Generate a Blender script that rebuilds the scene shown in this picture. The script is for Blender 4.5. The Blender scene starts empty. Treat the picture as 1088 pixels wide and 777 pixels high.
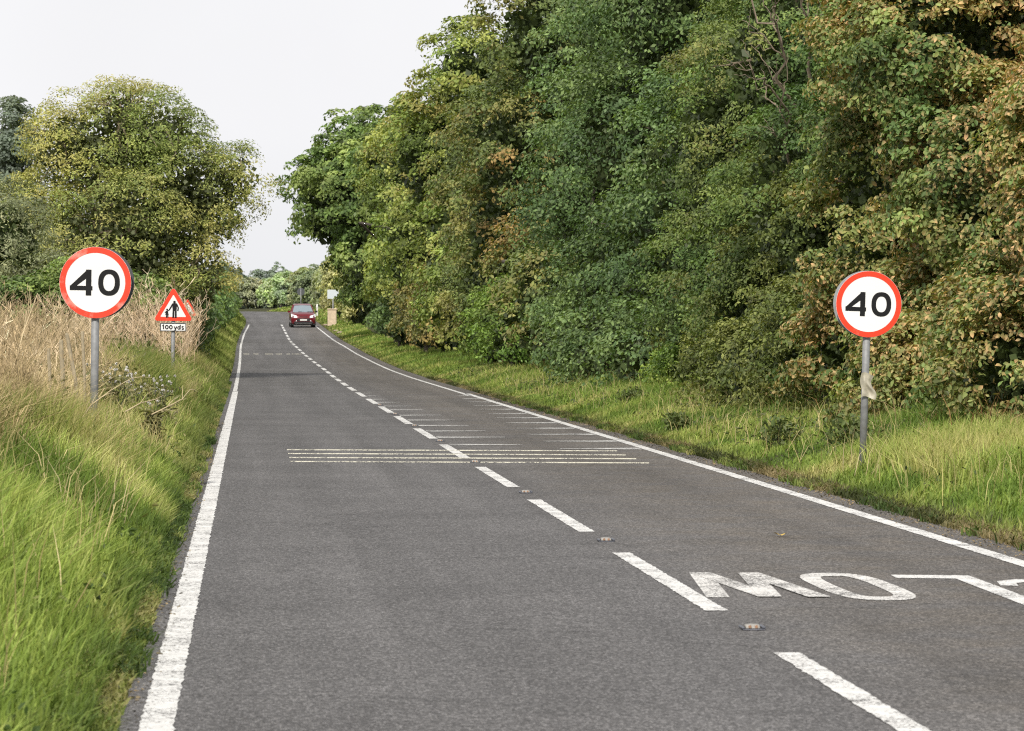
import bpy, math
import numpy as np
from mathutils import Vector

rng = np.random.default_rng(7)
sc = bpy.context.scene
COL = sc.collection
PI = math.pi

# ------------------------------------------------------------------ camera
CH = 1.75                                  # eye height
FPX = 4000.0 / 1088.0                      # focal length in frame widths
yaw = math.atan(278 / 4000.0)
pit = math.atan(0.010125)
cam_d = bpy.data.cameras.new('camera')
cam = bpy.data.objects.new('camera', cam_d)
COL.objects.link(cam)
cam.location = (0, 0, CH)
cam.rotation_euler = (PI / 2 - pit, 0, -yaw)
cam_d.sensor_width = 36.0
cam_d.lens = 36.0 * FPX
cam_d.clip_start = 0.1
cam_d.clip_end = 20000
cam_d.dof.use_dof = True
cam_d.dof.focus_distance = 55
cam_d.dof.aperture_fstop = 11.0
sc.camera = cam

# ------------------------------------------------------------------ road course
_YS = np.arange(-120, 700.1, 2.0)


def _course(ys, vs, k=9):
    ext = np.arange(-140, 720.1, 2.0)
    v = np.interp(ext, ys, vs)
    ker = np.hanning(k + 2)[1:-1]
    ker /= ker.sum()
    s = np.convolve(v, ker, 'same')
    return np.interp(_YS, ext, s)


_tZ = _course([0, 130, 150, 168, 195, 218, 238, 260, 282, 300, 350, 400, 450, 520, 700],
              [0, 0, .05, .16, .38, .66, .93, 1.36, 1.80, 2.15, 2.85, 3.38, 3.65, 3.75, 3.8])
_tL = _course([0, 104, 168, 218, 238, 260, 282, 300, 320, 350, 400, 450, 500, 560, 700],
              [-.41, -.41, -.46, -.55, -.5, -.39, -.15, -.05, -.2, -.6, -1.6, -6, -14, -28, -75])
_tC = _course([0, 110, 150, 195, 238, 288, 320, 350, 400, 450, 500, 560, 700],
              [2.87, 2.87, 2.97, 2.76, 2.47, 2.40, 2.2, 1.9, 1.0, -3.5, -11.5, -25.5, -72])
_tR = _course([0, 104, 168, 215, 260, 282, 320, 350, 400, 450, 500, 560, 700],
              [5.7, 5.7, 5.63, 5.53, 5.19, 5.02, 4.8, 4.6, 4.0, -.5, -8.5, -22, -69])
ZR = lambda y: np.interp(y, _YS, _tZ)
XL = lambda y: np.interp(y, _YS, _tL)
XC = lambda y: np.interp(y, _YS, _tC)
XR = lambda y: np.interp(y, _YS, _tR)
EL, ER = .27, .42                          # tarmac beyond the edge lines


def ground_z(x, y):
    x = np.asarray(x, float)
    y = np.asarray(y, float)
    l = (XL(y) - EL) - x
    r = x - (XR(y) + ER)
    zl = np.interp(l, [0, .3, .8, 1.3, 2, 4, 10, 60], [-.01, .10, .33, .52, .63, .70, .7, .4])
    zr = np.interp(r, [0, .4, 1, 2, 3, 10, 60], [-.01, .06, .17, .29, .34, .42, .5])
    return ZR(y) + np.where(l > 0, zl, np.where(r > 0, zr, -.03))


# ------------------------------------------------------------------ helpers
def tag(o, label=None, cat=None, group=None, kind=None):
    if label: o['label'] = label
    if cat: o['category'] = cat
    if group: o['group'] = group
    if kind: o['kind'] = kind
    return o


def empty(name, loc, rot=(0, 0, 0), label=None, cat=None, group=None):
    o = bpy.data.objects.new(name, None)
    COL.objects.link(o)
    o.location = loc
    o.rotation_euler = rot
    o.empty_display_size = .2
    return tag(o, label, cat, group)


def np_mesh(name, V, quads=None, tris=None, mat=None, parent=None, col=None, smooth=False, loc=None):
    V = np.asarray(V, np.float32).reshape(-1, 3)
    q = np.zeros((0, 4), np.int32) if quads is None or len(quads) == 0 else np.asarray(quads, np.int32).reshape(-1, 4)
    t = np.zeros((0, 3), np.int32) if tris is None or len(tris) == 0 else np.asarray(tris, np.int32).reshape(-1, 3)
    me = bpy.data.meshes.new(name)
    me.vertices.add(len(V))
    me.vertices.foreach_set('co', V.ravel())
    nl = q.size + t.size
    me.loops.add(nl)
    me.loops.foreach_set('vertex_index', np.concatenate([q.ravel(), t.ravel()]))
    np_ = len(q) + len(t)
    me.polygons.add(np_)
    st = np.concatenate([np.arange(len(q)) * 4, q.size + np.arange(len(t)) * 3]).astype(np.int32)
    me.polygons.foreach_set('loop_start', st)
    if smooth:
        me.polygons.foreach_set('use_smooth', np.ones(np_, bool))
    if col is not None:
        a = me.attributes.new('Col', 'FLOAT_COLOR', 'POINT')
        c = np.ones((len(V), 4), np.float32)
        c[:, :3] = np.clip(col, 0, 1)
        a.data.foreach_set('color', c.ravel())
    me.update(calc_edges=True)
    me.validate()
    if mat: me.materials.append(mat)
    o = bpy.data.objects.new(name, me)
    COL.objects.link(o)
    if loc is not None: o.location = loc
    if parent is not None: o.parent = parent
    return o


class MB:
    """collects simple shapes into one mesh"""
    def __init__(s):
        s.v, s.f = [], []

    def add(s, vs, fs):
        b = len(s.v)
        s.v += [tuple(map(float, p)) for p in vs]
        s.f += [tuple(i + b for i in f) for f in fs]
        return s

    def box(s, c, d, bev=0.0):
        x, y, z = d[0] / 2, d[1] / 2, d[2] / 2
        b = min(bev, x * .9, y * .9, z * .9)
        if b <= 0:
            vs = [(c[0] + i * x, c[1] + j * y, c[2] + k * z) for k in (-1, 1) for j in (-1, 1) for i in (-1, 1)]
            return s.add(vs, [(0, 2, 3, 1), (4, 5, 7, 6), (0, 1, 5, 4), (2, 6, 7, 3), (0, 4, 6, 2), (1, 3, 7, 5)])
        rings = []
        for k, inn in ((-z, b), (-z + b, 0), (z - b, 0), (z, b)):
            X, Y = x - inn, y - inn
            bb = b if inn == 0 else b * .6
            ring = [(-X + bb, -Y), (X - bb, -Y), (X, -Y + bb), (X, Y - bb), (X - bb, Y), (-X + bb, Y), (-X, Y - bb), (-X, -Y + bb)]
            rings.append([(c[0] + p, c[1] + q, c[2] + k) for p, q in ring])
        return s.loft(rings, True, True)

    def loft(s, rings, cap0=True, cap1=True, closed=True):
        n = len(rings[0])
        vs = [p for r in rings for p in r]
        fs = []
        for a in range(len(rings) - 1):
            for i in range(n if closed else n - 1):
                j = (i + 1) % n
                fs.append((a * n + i, a * n + j, (a + 1) * n + j, (a + 1) * n + i))
        if cap0: fs.append(tuple(range(n - 1, -1, -1)))
        if cap1: fs.append(tuple((len(rings) - 1) * n + i for i in range(n)))
        return s.add(vs, fs)

    def tube(s, pts, rad, n=10, cap=True):
        pts = [Vector(p) for p in pts]
        if not hasattr(rad, '__len__'): rad = [rad] * len(pts)
        rings = []
        up0 = Vector((0, 0, 1))
        for i, p in enumerate(pts):
            t = (pts[min(i + 1, len(pts) - 1)] - pts[max(i - 1, 0)]).normalized()
            u = t.cross(up0 if abs(t.z) < .9 else Vector((1, 0, 0))).normalized()
            w = t.cross(u).normalized()
            rings.append([tuple(p + (u * math.cos(a) + w * math.sin(a)) * rad[i]) for a in [2 * PI * k / n for k in range(n)]])
        return s.loft(rings, cap, cap)

    def plate(s, outline, y0, y1):
        """outline in x,z (counter-clockwise seen from -Y) extruded from y0 (front) to y1 (back)"""
        n = len(outline)
        vs = [(p[0], y0, p[1]) for p in outline] + [(p[0], y1, p[1]) for p in outline]
        fs = [tuple(range(n)), tuple(range(2 * n - 1, n - 1, -1))]
        fs += [(i, i + n, (i + 1) % n + n, (i + 1) % n) for i in range(n)]
        return s.add(vs, fs)

    def stroke(s, pts, w, y0, closed=False, th=.002):
        """flat ribbon in the x,z plane, front at y0"""
        pts = [Vector((p[0], p[1])) for p in pts]
        n = len(pts)
        L, R = [], []
        for i in range(n):
            if closed:
                a, b = pts[i - 1], pts[(i + 1) % n]
                d1, d2 = (pts[i] - a).normalized(), (b - pts[i]).normalized()
            else:
                d1 = (pts[i] - pts[i - 1]).normalized() if i else (pts[1] - pts[0]).normalized()
                d2 = (pts[i + 1] - pts[i]).normalized() if i < n - 1 else d1
            t = (d1 + d2).normalized()
            nn = Vector((-t.y, t.x))
            k = 1 / max(.45, math.sqrt(max(0, (1 + d1.dot(d2)) / 2)))
            L.append(pts[i] + nn * w / 2 * k)
            R.append(pts[i] - nn * w / 2 * k)
        vs = [(p.x, y0, p.y) for p in L] + [(p.x, y0, p.y) for p in R]
        m = n if closed else n - 1
        fs = [(i, i + n, (i + 1) % n + n, (i + 1) % n) for i in range(m)]
        return s.add(vs, fs)

    def build(s, name, mat, parent=None, smooth=False, bevel=0):
        me = bpy.data.meshes.new(name)
        me.from_pydata(s.v, [], s.f)
        me.validate()
        if smooth:
            for p in me.polygons: p.use_smooth = True
        me.materials.append(mat)
        o = bpy.data.objects.new(name, me)
        COL.objects.link(o)
        if parent is not None: o.parent = parent
        if bevel:
            m = o.modifiers.new('bevel', 'BEVEL')
            m.width = bevel
            m.segments = 2
        return o


# ------------------------------------------------------------------ materials
def new_mat(name):
    m = bpy.data.materials.new(name)
    m.use_nodes = True
    nt = m.node_tree
    nt.nodes.clear()
    out = nt.nodes.new('ShaderNodeOutputMaterial')
    b = nt.nodes.new('ShaderNodeBsdfPrincipled')
    nt.links.new(b.outputs[0], out.inputs[0])
    return m, nt, b, out


def N(nt, t, **kw):
    n = nt.nodes.new(t)
    for k, v in kw.items():
        if k in n.inputs: n.inputs[k].default_value = v
        else: setattr(n, k, v)
    return n


def mixc(nt, a, b, f, mode='MIX'):
    n = nt.nodes.new('ShaderNodeMix')
    n.data_type = 'RGBA'
    n.blend_type = mode
    for sock, v in ((n.inputs[6], a), (n.inputs[7], b), (n.inputs[0], f)):
        if hasattr(v, 'links'): nt.links.new(v, sock)
        elif isinstance(v, (int, float)): sock.default_value = v
        else: sock.default_value = (*v, 1) if len(v) == 3 else v
    return n.outputs[2]


def ramp(nt, fac, stops):
    r = nt.nodes.new('ShaderNodeValToRGB')
    el = r.color_ramp.elements
    while len(el) < len(stops): el.new(.5)
    for e, (p, c) in zip(el, stops):
        e.position = p
        e.color = (c, c, c, 1) if isinstance(c, (int, float)) else (*c, 1)
    nt.links.new(fac, r.inputs[0])
    return r.outputs[0]


def noise(nt, coord, scale, detail=3, rough=.55):
    n = N(nt, 'ShaderNodeTexNoise', Scale=scale, Detail=detail, Roughness=rough)
    nt.links.new(coord, n.inputs['Vector'])
    return n.outputs['Fac']


def objco(nt):
    return nt.nodes.new('ShaderNodeTexCoord').outputs['Object']


def simple(name, col, rough=.5, metal=0.0, var=.12, scale=8.0, spec=.5, bump=0.0, dirt=None, dirt_amt=.0):
    m, nt, b, out = new_mat(name)
    co = objco(nt)
    f = noise(nt, co, scale, 4)
    c = mixc(nt, [x * (1 - var) for x in col], [min(1, x * (1 + var)) for x in col], ramp(nt, f, [(.3, 0), (.7, 1)]))
    if dirt:
        g = noise(nt, co, scale * .35, 6, .65)
        c = mixc(nt, c, dirt, ramp(nt, g, [(.60 - dirt_amt, 0), (.85 - dirt_amt, .9)]))
    nt.links.new(c, b.inputs['Base Color'])
    b.inputs['Roughness'].default_value = rough
    b.inputs['Metallic'].default_value = metal
    b.inputs['Specular IOR Level'].default_value = spec
    if bump:
        bn = N(nt, 'ShaderNodeBump', Strength=bump, Distance=.01)
        nt.links.new(f, bn.inputs['Height'])
        nt.links.new(bn.outputs[0], b.inputs['Normal'])
    return m


def leaf_mat(name, trans=.25, rough=.5, spec=.25):
    m, nt, b, out = new_mat(name)
    a = N(nt, 'ShaderNodeAttribute', attribute_name='Col')
    nt.links.new(a.outputs['Color'], b.inputs['Base Color'])
    b.inputs['Roughness'].default_value = rough
    b.inputs['Specular IOR Level'].default_value = spec
    t = nt.nodes.new('ShaderNodeBsdfTranslucent')
    g = mixc(nt, a.outputs['Color'], (1.25, 1.3, .55), 1.0, 'MULTIPLY')
    nt.links.new(g, t.inputs[0])
    mx = nt.nodes.new('ShaderNodeMixShader')
    mx.inputs[0].default_value = trans
    nt.links.new(b.outputs[0], mx.inputs[1])
    nt.links.new(t.outputs[0], mx.inputs[2])
    nt.links.new(mx.outputs[0], out.inputs[0])
    return m


M_leaf = leaf_mat('leaf', .30, .5, .3)
M_grass = leaf_mat('grass_blade', .25, .55, .2)
M_dry = leaf_mat('dry_stalk', .1, .8, .1)
M_bark = simple('bark', (.11, .09, .065), .9, var=.4, scale=5, bump=.6)
M_palebark = simple('pale_bark', (.22, .18, .12), .9, var=.35, scale=6, bump=.4)
M_dead = simple('dead_wood', (.26, .205, .15), .9, var=.3, scale=6)


def asphalt_mat():
    m, nt, b, out = new_mat('asphalt')
    co = objco(nt)
    v = N(nt, 'ShaderNodeTexVoronoi', Scale=84.0)
    gm = N(nt, 'ShaderNodeMapping')
    gm.inputs['Scale'].default_value = (1, .38, 1)
    nt.links.new(co, gm.inputs['Vector'])
    nt.links.new(gm.outputs[0], v.inputs['Vector'])
    sep = nt.nodes.new('ShaderNodeSeparateColor')
    nt.links.new(v.outputs['Color'], sep.inputs[0])
    grain = ramp(nt, sep.outputs[0], [(0, .074), (.4, .108), (.75, .152), (1, .235)])
    fine = ramp(nt, noise(nt, co, 210, 2), [(.3, .75), (.7, 1.25)])
    c = mixc(nt, grain, fine, 1.0, 'MULTIPLY')
    # broad patches, long wheel tracks
    big = ramp(nt, noise(nt, co, .35, 6, .65), [(.3, .82), (.7, 1.14)])
    c = mixc(nt, c, big, 1.0, 'MULTIPLY')
    mp = N(nt, 'ShaderNodeMapping')
    mp.inputs['Scale'].default_value = (1.6, .03, 1)
    nt.links.new(co, mp.inputs['Vector'])
    tr = ramp(nt, noise(nt, mp.outputs[0], 1.0, 3), [(.3, .84), (.7, 1.14)])
    c = mixc(nt, c, tr, 1.0, 'MULTIPLY')
    # warm dusty tint down the right lane
    sx = nt.nodes.new('ShaderNodeSeparateXYZ')
    nt.links.new(co, sx.inputs[0])
    mr = N(nt, 'ShaderNodeMapRange')
    mr.inputs[1].default_value, mr.inputs[2].default_value = 2.6, 4.2
    nt.links.new(sx.outputs[0], mr.inputs[0])
    dn = ramp(nt, noise(nt, co, 1.3, 5, .6), [(.3, .1), (.75, .9)])
    mm = N(nt, 'ShaderNodeMath', operation='MULTIPLY')
    nt.links.new(mr.outputs[0], mm.inputs[0])
    nt.links.new(dn, mm.inputs[1])
    c = mixc(nt, c, mixc(nt, c, (1.12, 1.0, .82), 1.0, 'MULTIPLY'), mm.outputs[0])
    wv = N(nt, 'ShaderNodeTexVoronoi', Scale=.22)
    wv.feature = 'DISTANCE_TO_EDGE'
    wob = N(nt, 'ShaderNodeVectorMath', operation='ADD')
    nw = N(nt, 'ShaderNodeTexNoise', Scale=1.4, Detail=5)
    nt.links.new(co, nw.inputs['Vector'])
    nt.links.new(co, wob.inputs[0])
    nt.links.new(nw.outputs['Color'], wob.inputs[1])
    nt.links.new(wob.outputs[0], wv.inputs['Vector'])
    crack = ramp(nt, wv.outputs['Distance'], [(.0, .72), (.006, 1.0)])
    gate = ramp(nt, noise(nt, co, .16, 2), [(.50, 1.0), (.60, 0)])
    c = mixc(nt, c, mixc(nt, c, crack, 1.0, 'MULTIPLY'), gate)
    spot = ramp(nt, noise(nt, co, .9, 3, .5), [(.66, 1.0), (.78, .80)])
    c = mixc(nt, c, spot, 1.0, 'MULTIPLY')
    c = mixc(nt, c, (1.04, 1.0, .985), 1.0, 'MULTIPLY')
    nt.links.new(c, b.inputs['Base Color'])
    b.inputs['Roughness'].default_value = .85
    b.inputs['Specular IOR Level'].default_value = .3
    bn = N(nt, 'ShaderNodeBump', Strength=1.0, Distance=.012)
    nt.links.new(v.outputs['Distance'], bn.inputs['Height'])
    nt.links.new(bn.outputs[0], b.inputs['Normal'])
    return m


def paint_mat(name, col, wear=.35, dirt=.75):
    """thermoplastic road paint worn through to the stones"""
    m, nt, b, out = new_mat(name)
    co = objco(nt)
    v = N(nt, 'ShaderNodeTexVoronoi', Scale=75.0)
    nt.links.new(co, v.inputs['Vector'])
    sep = nt.nodes.new('ShaderNodeSeparateColor')
    nt.links.new(v.outputs['Color'], sep.inputs[0])
    n1 = noise(nt, co, 2.2, 5, .65)
    add = N(nt, 'ShaderNodeMath', operation='MULTIPLY_ADD')
    nt.links.new(sep.outputs[0], add.inputs[0])
    add.inputs[1].default_value = .45
    nt.links.new(n1, add.inputs[2])
    mask = ramp(nt, add.outputs[0], [(max(0, .98 - wear), 0), (min(1, 1.10 - wear), 1)])
    shade = ramp(nt, noise(nt, co, 9, 4, .6), [(.3, dirt), (.7, 1.0)])
    pc = mixc(nt, col, shade, 1.0, 'MULTIPLY')
    c = mixc(nt, pc, (.11, .105, .10), mask)
    nt.links.new(c, b.inputs['Base Color'])
    b.inputs['Roughness'].default_value = .75
    b.inputs['Specular IOR Level'].default_value = .3
    bn = N(nt, 'ShaderNodeBump', Strength=.5, Distance=.005)
    nt.links.new(v.outputs['Distance'], bn.inputs['Height'])
    nt.links.new(bn.outputs[0], b.inputs['Normal'])
    return m


M_asphalt = asphalt_mat()
M_line = paint_mat('line_paint', (.80, .79, .76), .17)
M_dash = paint_mat('dash_paint', (.80, .79, .76), .17)
M_worn = paint_mat('worn_paint', (.70, .69, .66), .46)
M_wletter = paint_mat('worn_letter_paint', (.80, .78, .74), .25)
M_tooth = paint_mat('tooth_paint', (.74, .73, .70), .30)
M_letter = paint_mat('letter_paint', (.80, .78, .74), .21)
M_yellow = paint_mat('rumble_paint', (.70, .67, .54), .24)
M_far = paint_mat('faded_rumble_paint', (.78, .74, .60), .20)


def soil_mat():
    m, nt, b, out = new_mat('verge_soil')
    co = objco(nt)
    c = ramp(nt, noise(nt, co, 1.2, 8, .7), [(.3, (.035, .032, .018)), (.55, (.06, .065, .025)), (.75, (.12, .10, .05))])
    nt.links.new(c, b.inputs['Base Color'])
    b.inputs['Roughness'].default_value = 1
    b.inputs['Specular IOR Level'].default_value = .1
    return m


M_soil = soil_mat()

# ------------------------------------------------------------------ world and sun
SUN_AZ, SUN_EL = math.radians(17), math.radians(39)      # behind the camera, to its left
w = bpy.data.worlds.new('World')
sc.world = w
w.use_nodes = True
nt = w.node_tree
nt.nodes.clear()
wo = nt.nodes.new('ShaderNodeOutputWorld')
sky = nt.nodes.new('ShaderNodeTexSky')
sky.sky_type = 'NISHITA'
sky.sun_disc = False
sky.sun_elevation = SUN_EL
sky.sun_rotation = PI + SUN_AZ
sky.dust_density = 4
bg1 = N(nt, 'ShaderNodeBackground', Strength=.09)
nt.links.new(sky.outputs[0], bg1.inputs[0])
bg2 = N(nt, 'ShaderNodeBackground', Strength=1.0)
tc = nt.nodes.new('ShaderNodeTexCoord')
sx = nt.nodes.new('ShaderNodeSeparateXYZ')
nt.links.new(tc.outputs['Generated'], sx.inputs[0])
hz = ramp(nt, sx.outputs[2], [(0.0, (.84, .85, .87)), (.05, (.95, .95, .97)), (1.0, (.95, .95, .97))])
cl = noise(nt, tc.outputs['Generated'], 7, 4, .5)
hz2 = mixc(nt, hz, ramp(nt, cl, [(.3, .95), (.7, 1.02)]), 1.0, 'MULTIPLY')
nt.links.new(hz2, bg2.inputs[0])
mx = nt.nodes.new('ShaderNodeMixShader')
nt.links.new(ramp(nt, sx.outputs[2], [(.0, 1.0), (.13, .97), (.5, .85), (1, .8)]), mx.inputs[0])
nt.links.new(bg1.outputs[0], mx.inputs[1])
nt.links.new(bg2.outputs[0], mx.inputs[2])
nt.links.new(mx.outputs[0], wo.inputs[0])

sd = bpy.data.lights.new('sun', 'SUN')
sd.energy = 3.7
sd.angle = math.radians(2.0)
sd.color = (1, .95, .86)
so = bpy.data.objects.new('sun', sd)
COL.objects.link(so)
so.location = (-10, -20, 30)
to_sun = Vector((-math.sin(SUN_AZ) * math.cos(SUN_EL), -math.cos(SUN_AZ) * math.cos(SUN_EL), math.sin(SUN_EL)))
so.rotation_euler = to_sun.to_track_quat('Z', 'Y').to_euler()

sc.view_settings.view_transform = 'Standard'
sc.view_settings.look = 'None'
sc.view_settings.exposure = 0
sc.cycles.max_bounces = 8
sc.cycles.diffuse_bounces = 4
sc.cycles.transmission_bounces = 4
sc.cycles.use_denoising = False
sc.cycles.filter_width = 1.15
sc.cycles.sample_clamp_indirect = 4.0

# ------------------------------------------------------------------ ground and road
ys = np.concatenate([np.arange(-120, 700, 2.0), np.array([700, 760, 900, 1200, 2000, 4000, 9000.])])
offL = np.array([2500, 600, 150, 60, 30, 15, 10, 7, 5, 4, 3, 2.4, 2, 1.6, 1.3, 1, .8, .6, .45, .3, .15, 0])
offR = np.array([0, .2, .4, .7, 1, 1.5, 2, 2.5, 3, 4, 6, 10, 15, 30, 60, 150, 600, 2500])
rows = []
for y in ys:
    yy = min(y, 700)
    xl, xr = float(XL(yy)) - EL, float(XR(yy)) + ER
    xs = np.concatenate([xl - offL, [xl * .6 + xr * .4], xr + offR])
    z = ground_z(xs, np.full_like(xs, yy))
    lump = .03 * np.sin(xs * 1.7 + y * .31) + .03 * np.sin(xs * .9 - y * .53) + .02 * np.sin(y * 1.1)
    z = z + lump * (np.minimum(np.maximum(xl - xs, xs - xr), 1.5).clip(0) / 1.5)
    rows.append(np.stack([xs, np.full_like(xs, y), z], 1))
G = np.array(rows)
nr, nc = G.shape[:2]
idx = np.arange(nr * nc).reshape(nr, nc)
q = np.stack([idx[:-1, :-1], idx[:-1, 1:], idx[1:, 1:], idx[1:, :-1]], -1).reshape(-1, 4)
tag(np_mesh('ground', G.reshape(-1, 3), q, mat=M_soil, smooth=True), 'grassy earth either side of the road', kind='structure')

ry = np.arange(-120, 700.1, 2.0)
cols = []
for f in np.linspace(0, 1, 9):
    x = (XL(ry) - EL) * (1 - f) + (XR(ry) + ER) * f
    cols.append(np.stack([x, ry, ZR(ry)], 1))
G = np.array(cols).transpose(1, 0, 2)
nr, nc = G.shape[:2]
idx = np.arange(nr * nc).reshape(nr, nc)
q = np.stack([idx[:-1, :-1], idx[:-1, 1:], idx[1:, 1:], idx[1:, :-1]], -1).reshape(-1, 4)
road = np_mesh('road', G.reshape(-1, 3), q, mat=M_asphalt, smooth=True)
tag(road, 'two lane tarmac road running to a distant bend', kind='structure')


def ribbon(name, mat, x_of_y, w, y0, y1, step=1.0, dz=.004, ragged=0.0):
    y = np.linspace(y0, y1, max(2, int((y1 - y0) / step) + 1))
    x = x_of_y(y)
    r1 = rng.normal(0, ragged, len(y))
    r2 = rng.normal(0, ragged, len(y))
    A = np.stack([x - w / 2 + r1, y, ZR(y) + dz], 1)
    B = np.stack([x + w / 2 + r2, y, ZR(y) + dz], 1)
    n = len(y)
    V = np.concatenate([A, B])
    i = np.arange(n - 1)
    return np_mesh(name, V, np.stack([i, i + n, i + 1 + n, i + 1], 1), mat=mat, parent=road)


ribbon('edge_line', M_line, lambda y: XL(y), .150, -20, 103, .08, ragged=.004)
ribbon('edge_line', M_line, lambda y: XL(y) - .01, .115, 103.4, 291, 1, ragged=.004)
ribbon('edge_line', M_line, lambda y: XR(y), .15, -20, 99, .08, ragged=.003)
ribbon('edge_line', M_line, lambda y: XR(y) - .10, .115, 96, 286, 1, ragged=.004)

# dashes (6 m marks, 3 m gaps) and the studs in the gaps
DASH0 = 14.06
k = 0
y = DASH0 - 9
while y < 286:
    ribbon('centre_dash', M_dash, lambda t: XC(t), .14 if y < 100 else .15, y, y + 6, .08, ragged=.004)
    y += 9.0


def flat(name, mat, polys, dz=.004):
    V, F = [], []
    for p in polys:
        b = len(V)
        V += [(x, y, float(ZR(y)) + dz) for x, y in p]
        F.append(tuple(range(b, b + len(p))))
    me = bpy.data.meshes.new(name)
    me.from_pydata(V, [], F)
    me.materials.append(mat)
    o = bpy.data.objects.new(name, me)
    COL.objects.link(o)
    o.parent = road
    return o


# tapering teeth along the centre line and along the right edge
cd = [56, 59.8, 63.4, 67, 70.9, 74.9, 79.7, 83.5, 87.8, 91.5, 95.9, 100]
cl_ = [1.08, 1.08, 1.0, .92, .90, .84, .7, .6, .52, .40, .32, .25]
for d, l in zip(cd, cl_):
    x0 = 2.96
    b = .75
    flat('tapered_tooth', M_tooth, [[(x0, d - b / 2), (x0 + l, d - .10), (x0 + l, d + .10), (x0, d + b / 2)]])
for d, l in zip([54, 57.6, 61.3, 65.0, 68.7, 72.5, 76.3, 80.2, 84, 88, 92, 96], [1.15, 1.12, 1.08, 1.0, .94, .88, .8, .7, .62, .52, .42, .32]):
    x0 = 5.60
    b = .80
    flat('tapered_tooth', M_tooth, [[(x0, d - b / 2), (x0, d + b / 2), (x0 - l, d + .12), (x0 - l, d - .08)]])

# raised yellow rumble bars right across the road
for yl, yr_, xr_ in ((53.8, 53.0, 5.17), (52.2, 51.3, 5.12), (50.6, 49.8, 5.11), (49.1, 48.25, 5.12)):
    m = MB()
    prof = [(-.09, .001), (-.06, .010), (.06, .010), (.09, .001)]
    rings = []
    for f in np.linspace(0, 1, 24):
        x = .52 + (xr_ - .52) * f
        yy = yl + (yr_ - yl) * f + float(rng.normal(0, .008))
        rings.append([(x, yy + a, z) for a, z in prof])
    m.loft(rings)
    m.build('rumble_bar', M_yellow, road)
# far broken bars across the left lane
for a, b in ((-.35, -.05), (.15, .42), (.75, 1.15), (1.3, 1.62), (1.85, 2.02), (2.12, 2.62)):
    m = MB()
    m.loft([[(x, 193.6 + q, float(ZR(193.6)) + z) for q, z in ((-.3, .002), (-.2, .02), (.2, .022), (.3, .006))] for x in (a, b)])
    m.build('rumble_bar', M_far, road)


# SLOW painted for oncoming traffic
def letter(strokes, mat, w=.115, closed=False, label=None):
    polys = []
    o = MB()
    for pts, cl in strokes:
        o.stroke([(x, y / 2.3) for x, y in pts], w, 0, cl)
    V = [(x, z * 2.3, 0) for x, yy, z in o.v]
    V = [(x, y, float(ZR(y)) + .004) for x, y, _ in V]
    me = bpy.data.meshes.new('road_letter')
    me.from_pydata(V, [], o.f)
    me.materials.append(mat)
    ob = bpy.data.objects.new('road_letter', me)
    COL.objects.link(ob)
    ob.parent = road
    if label: ob['label'] = label


V, F = [], []
for k, (xa, ya, xb, yb) in enumerate(((3.02, 24.2, 3.19, 26.65), (3.36, 24.2, 3.19, 26.65), (3.36, 24.2, 3.53, 26.55), (3.67, 24.15, 3.53, 26.55))):
    hw, dz = .075, .004 + .0015 * k
    V += [(xa - hw, ya, dz), (xa + hw, ya, dz), (xb + hw, yb, dz), (xb - hw, yb, dz)]
    F.append(tuple(range(4 * k, 4 * k + 4)))
me = bpy.data.meshes.new('road_letter')
me.from_pydata(V, [], F)
me.materials.append(M_wletter)
ob = bpy.data.objects.new('road_letter', me)
COL.objects.link(ob)
ob.parent = road
ob['label'] = 'worn painted letter W'
ox, oy = 4.08, 25.2
letter([([(ox + .205 * np.sign(math.cos(a)) * abs(math.cos(a)) ** .6, oy + 1.18 * np.sign(math.sin(a)) * abs(math.sin(a)) ** .6)
          for a in np.linspace(0, 2 * PI, 33)[:-1]], True)], M_letter, .14, label='painted letter O')
letter([([(4.50, 26.15), (4.97, 26.05), (4.93, 23.4)], False)], M_line, .15, label='painted letter L')
letter([([(5.12, 25.15), (5.17, 25.5), (5.30, 25.65), (5.46, 25.55), (5.54, 25.1), (5.48, 24.7), (5.2, 24.3), (5.13, 23.9), (5.2, 23.4), (5.36, 23.2), (5.5, 23.4), (5.54, 23.8)], False)], M_line, .115, label='painted letter S')

# ------------------------------------------------------------------ road studs
M_iron = simple('stud_iron', (.10, .095, .09), .6, .3, var=.4, scale=40)
M_rubber = simple('stud_rubber', (.30, .285, .26), .6, var=.25, scale=40)
M_bead = simple('stud_glass', (.35, .20, .12), .08, var=.2, spec=.9)
M_shoe = simple('stud_shoe', (.10, .105, .125), .5, var=.3, scale=30)


def make_stud():
    r = empty('road_stud', (0, 0, 0))
    tag(r, 'x', 'road stud', 'road studs set between the centre dashes')
    m = MB()
    m.box((0, 0, .004), (.15, .24, .008), .003)
    m.box((-.07, 0, .016), (.022, .20, .014), .005)
    m.box((.07, 0, .018), (.024, .20, .02), .006)
    m.build('iron_casing', M_shoe, r)
    m = MB()
    rings = []
    for y, zt in ((-.06, .014), (-.045, .034), (0, .040), (.045, .034), (.06, .014)):
        rings.append([(-.052, y, .010), (-.045, y, zt * .92), (-.02, y, zt), (.02, y, zt), (.045, y, zt * .92), (.052, y, .010)])
    m.loft(rings)
    rb = m.build('rubber_pad', M_rubber, r, smooth=True)
    for s in (-1, 1):
        m = MB()
        m.tube([(s * .022, -.066, .022), (s * .022, -.050, .024)], .011, 8)
        m.build('glass_bead', M_bead, rb)
    return r


def copy_tree(o, parent=None):
    c = o.copy()
    COL.objects.link(c)
    if parent is not None: c.parent = parent
    for ch in list(o.children): copy_tree(ch, c)
    return c


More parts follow.
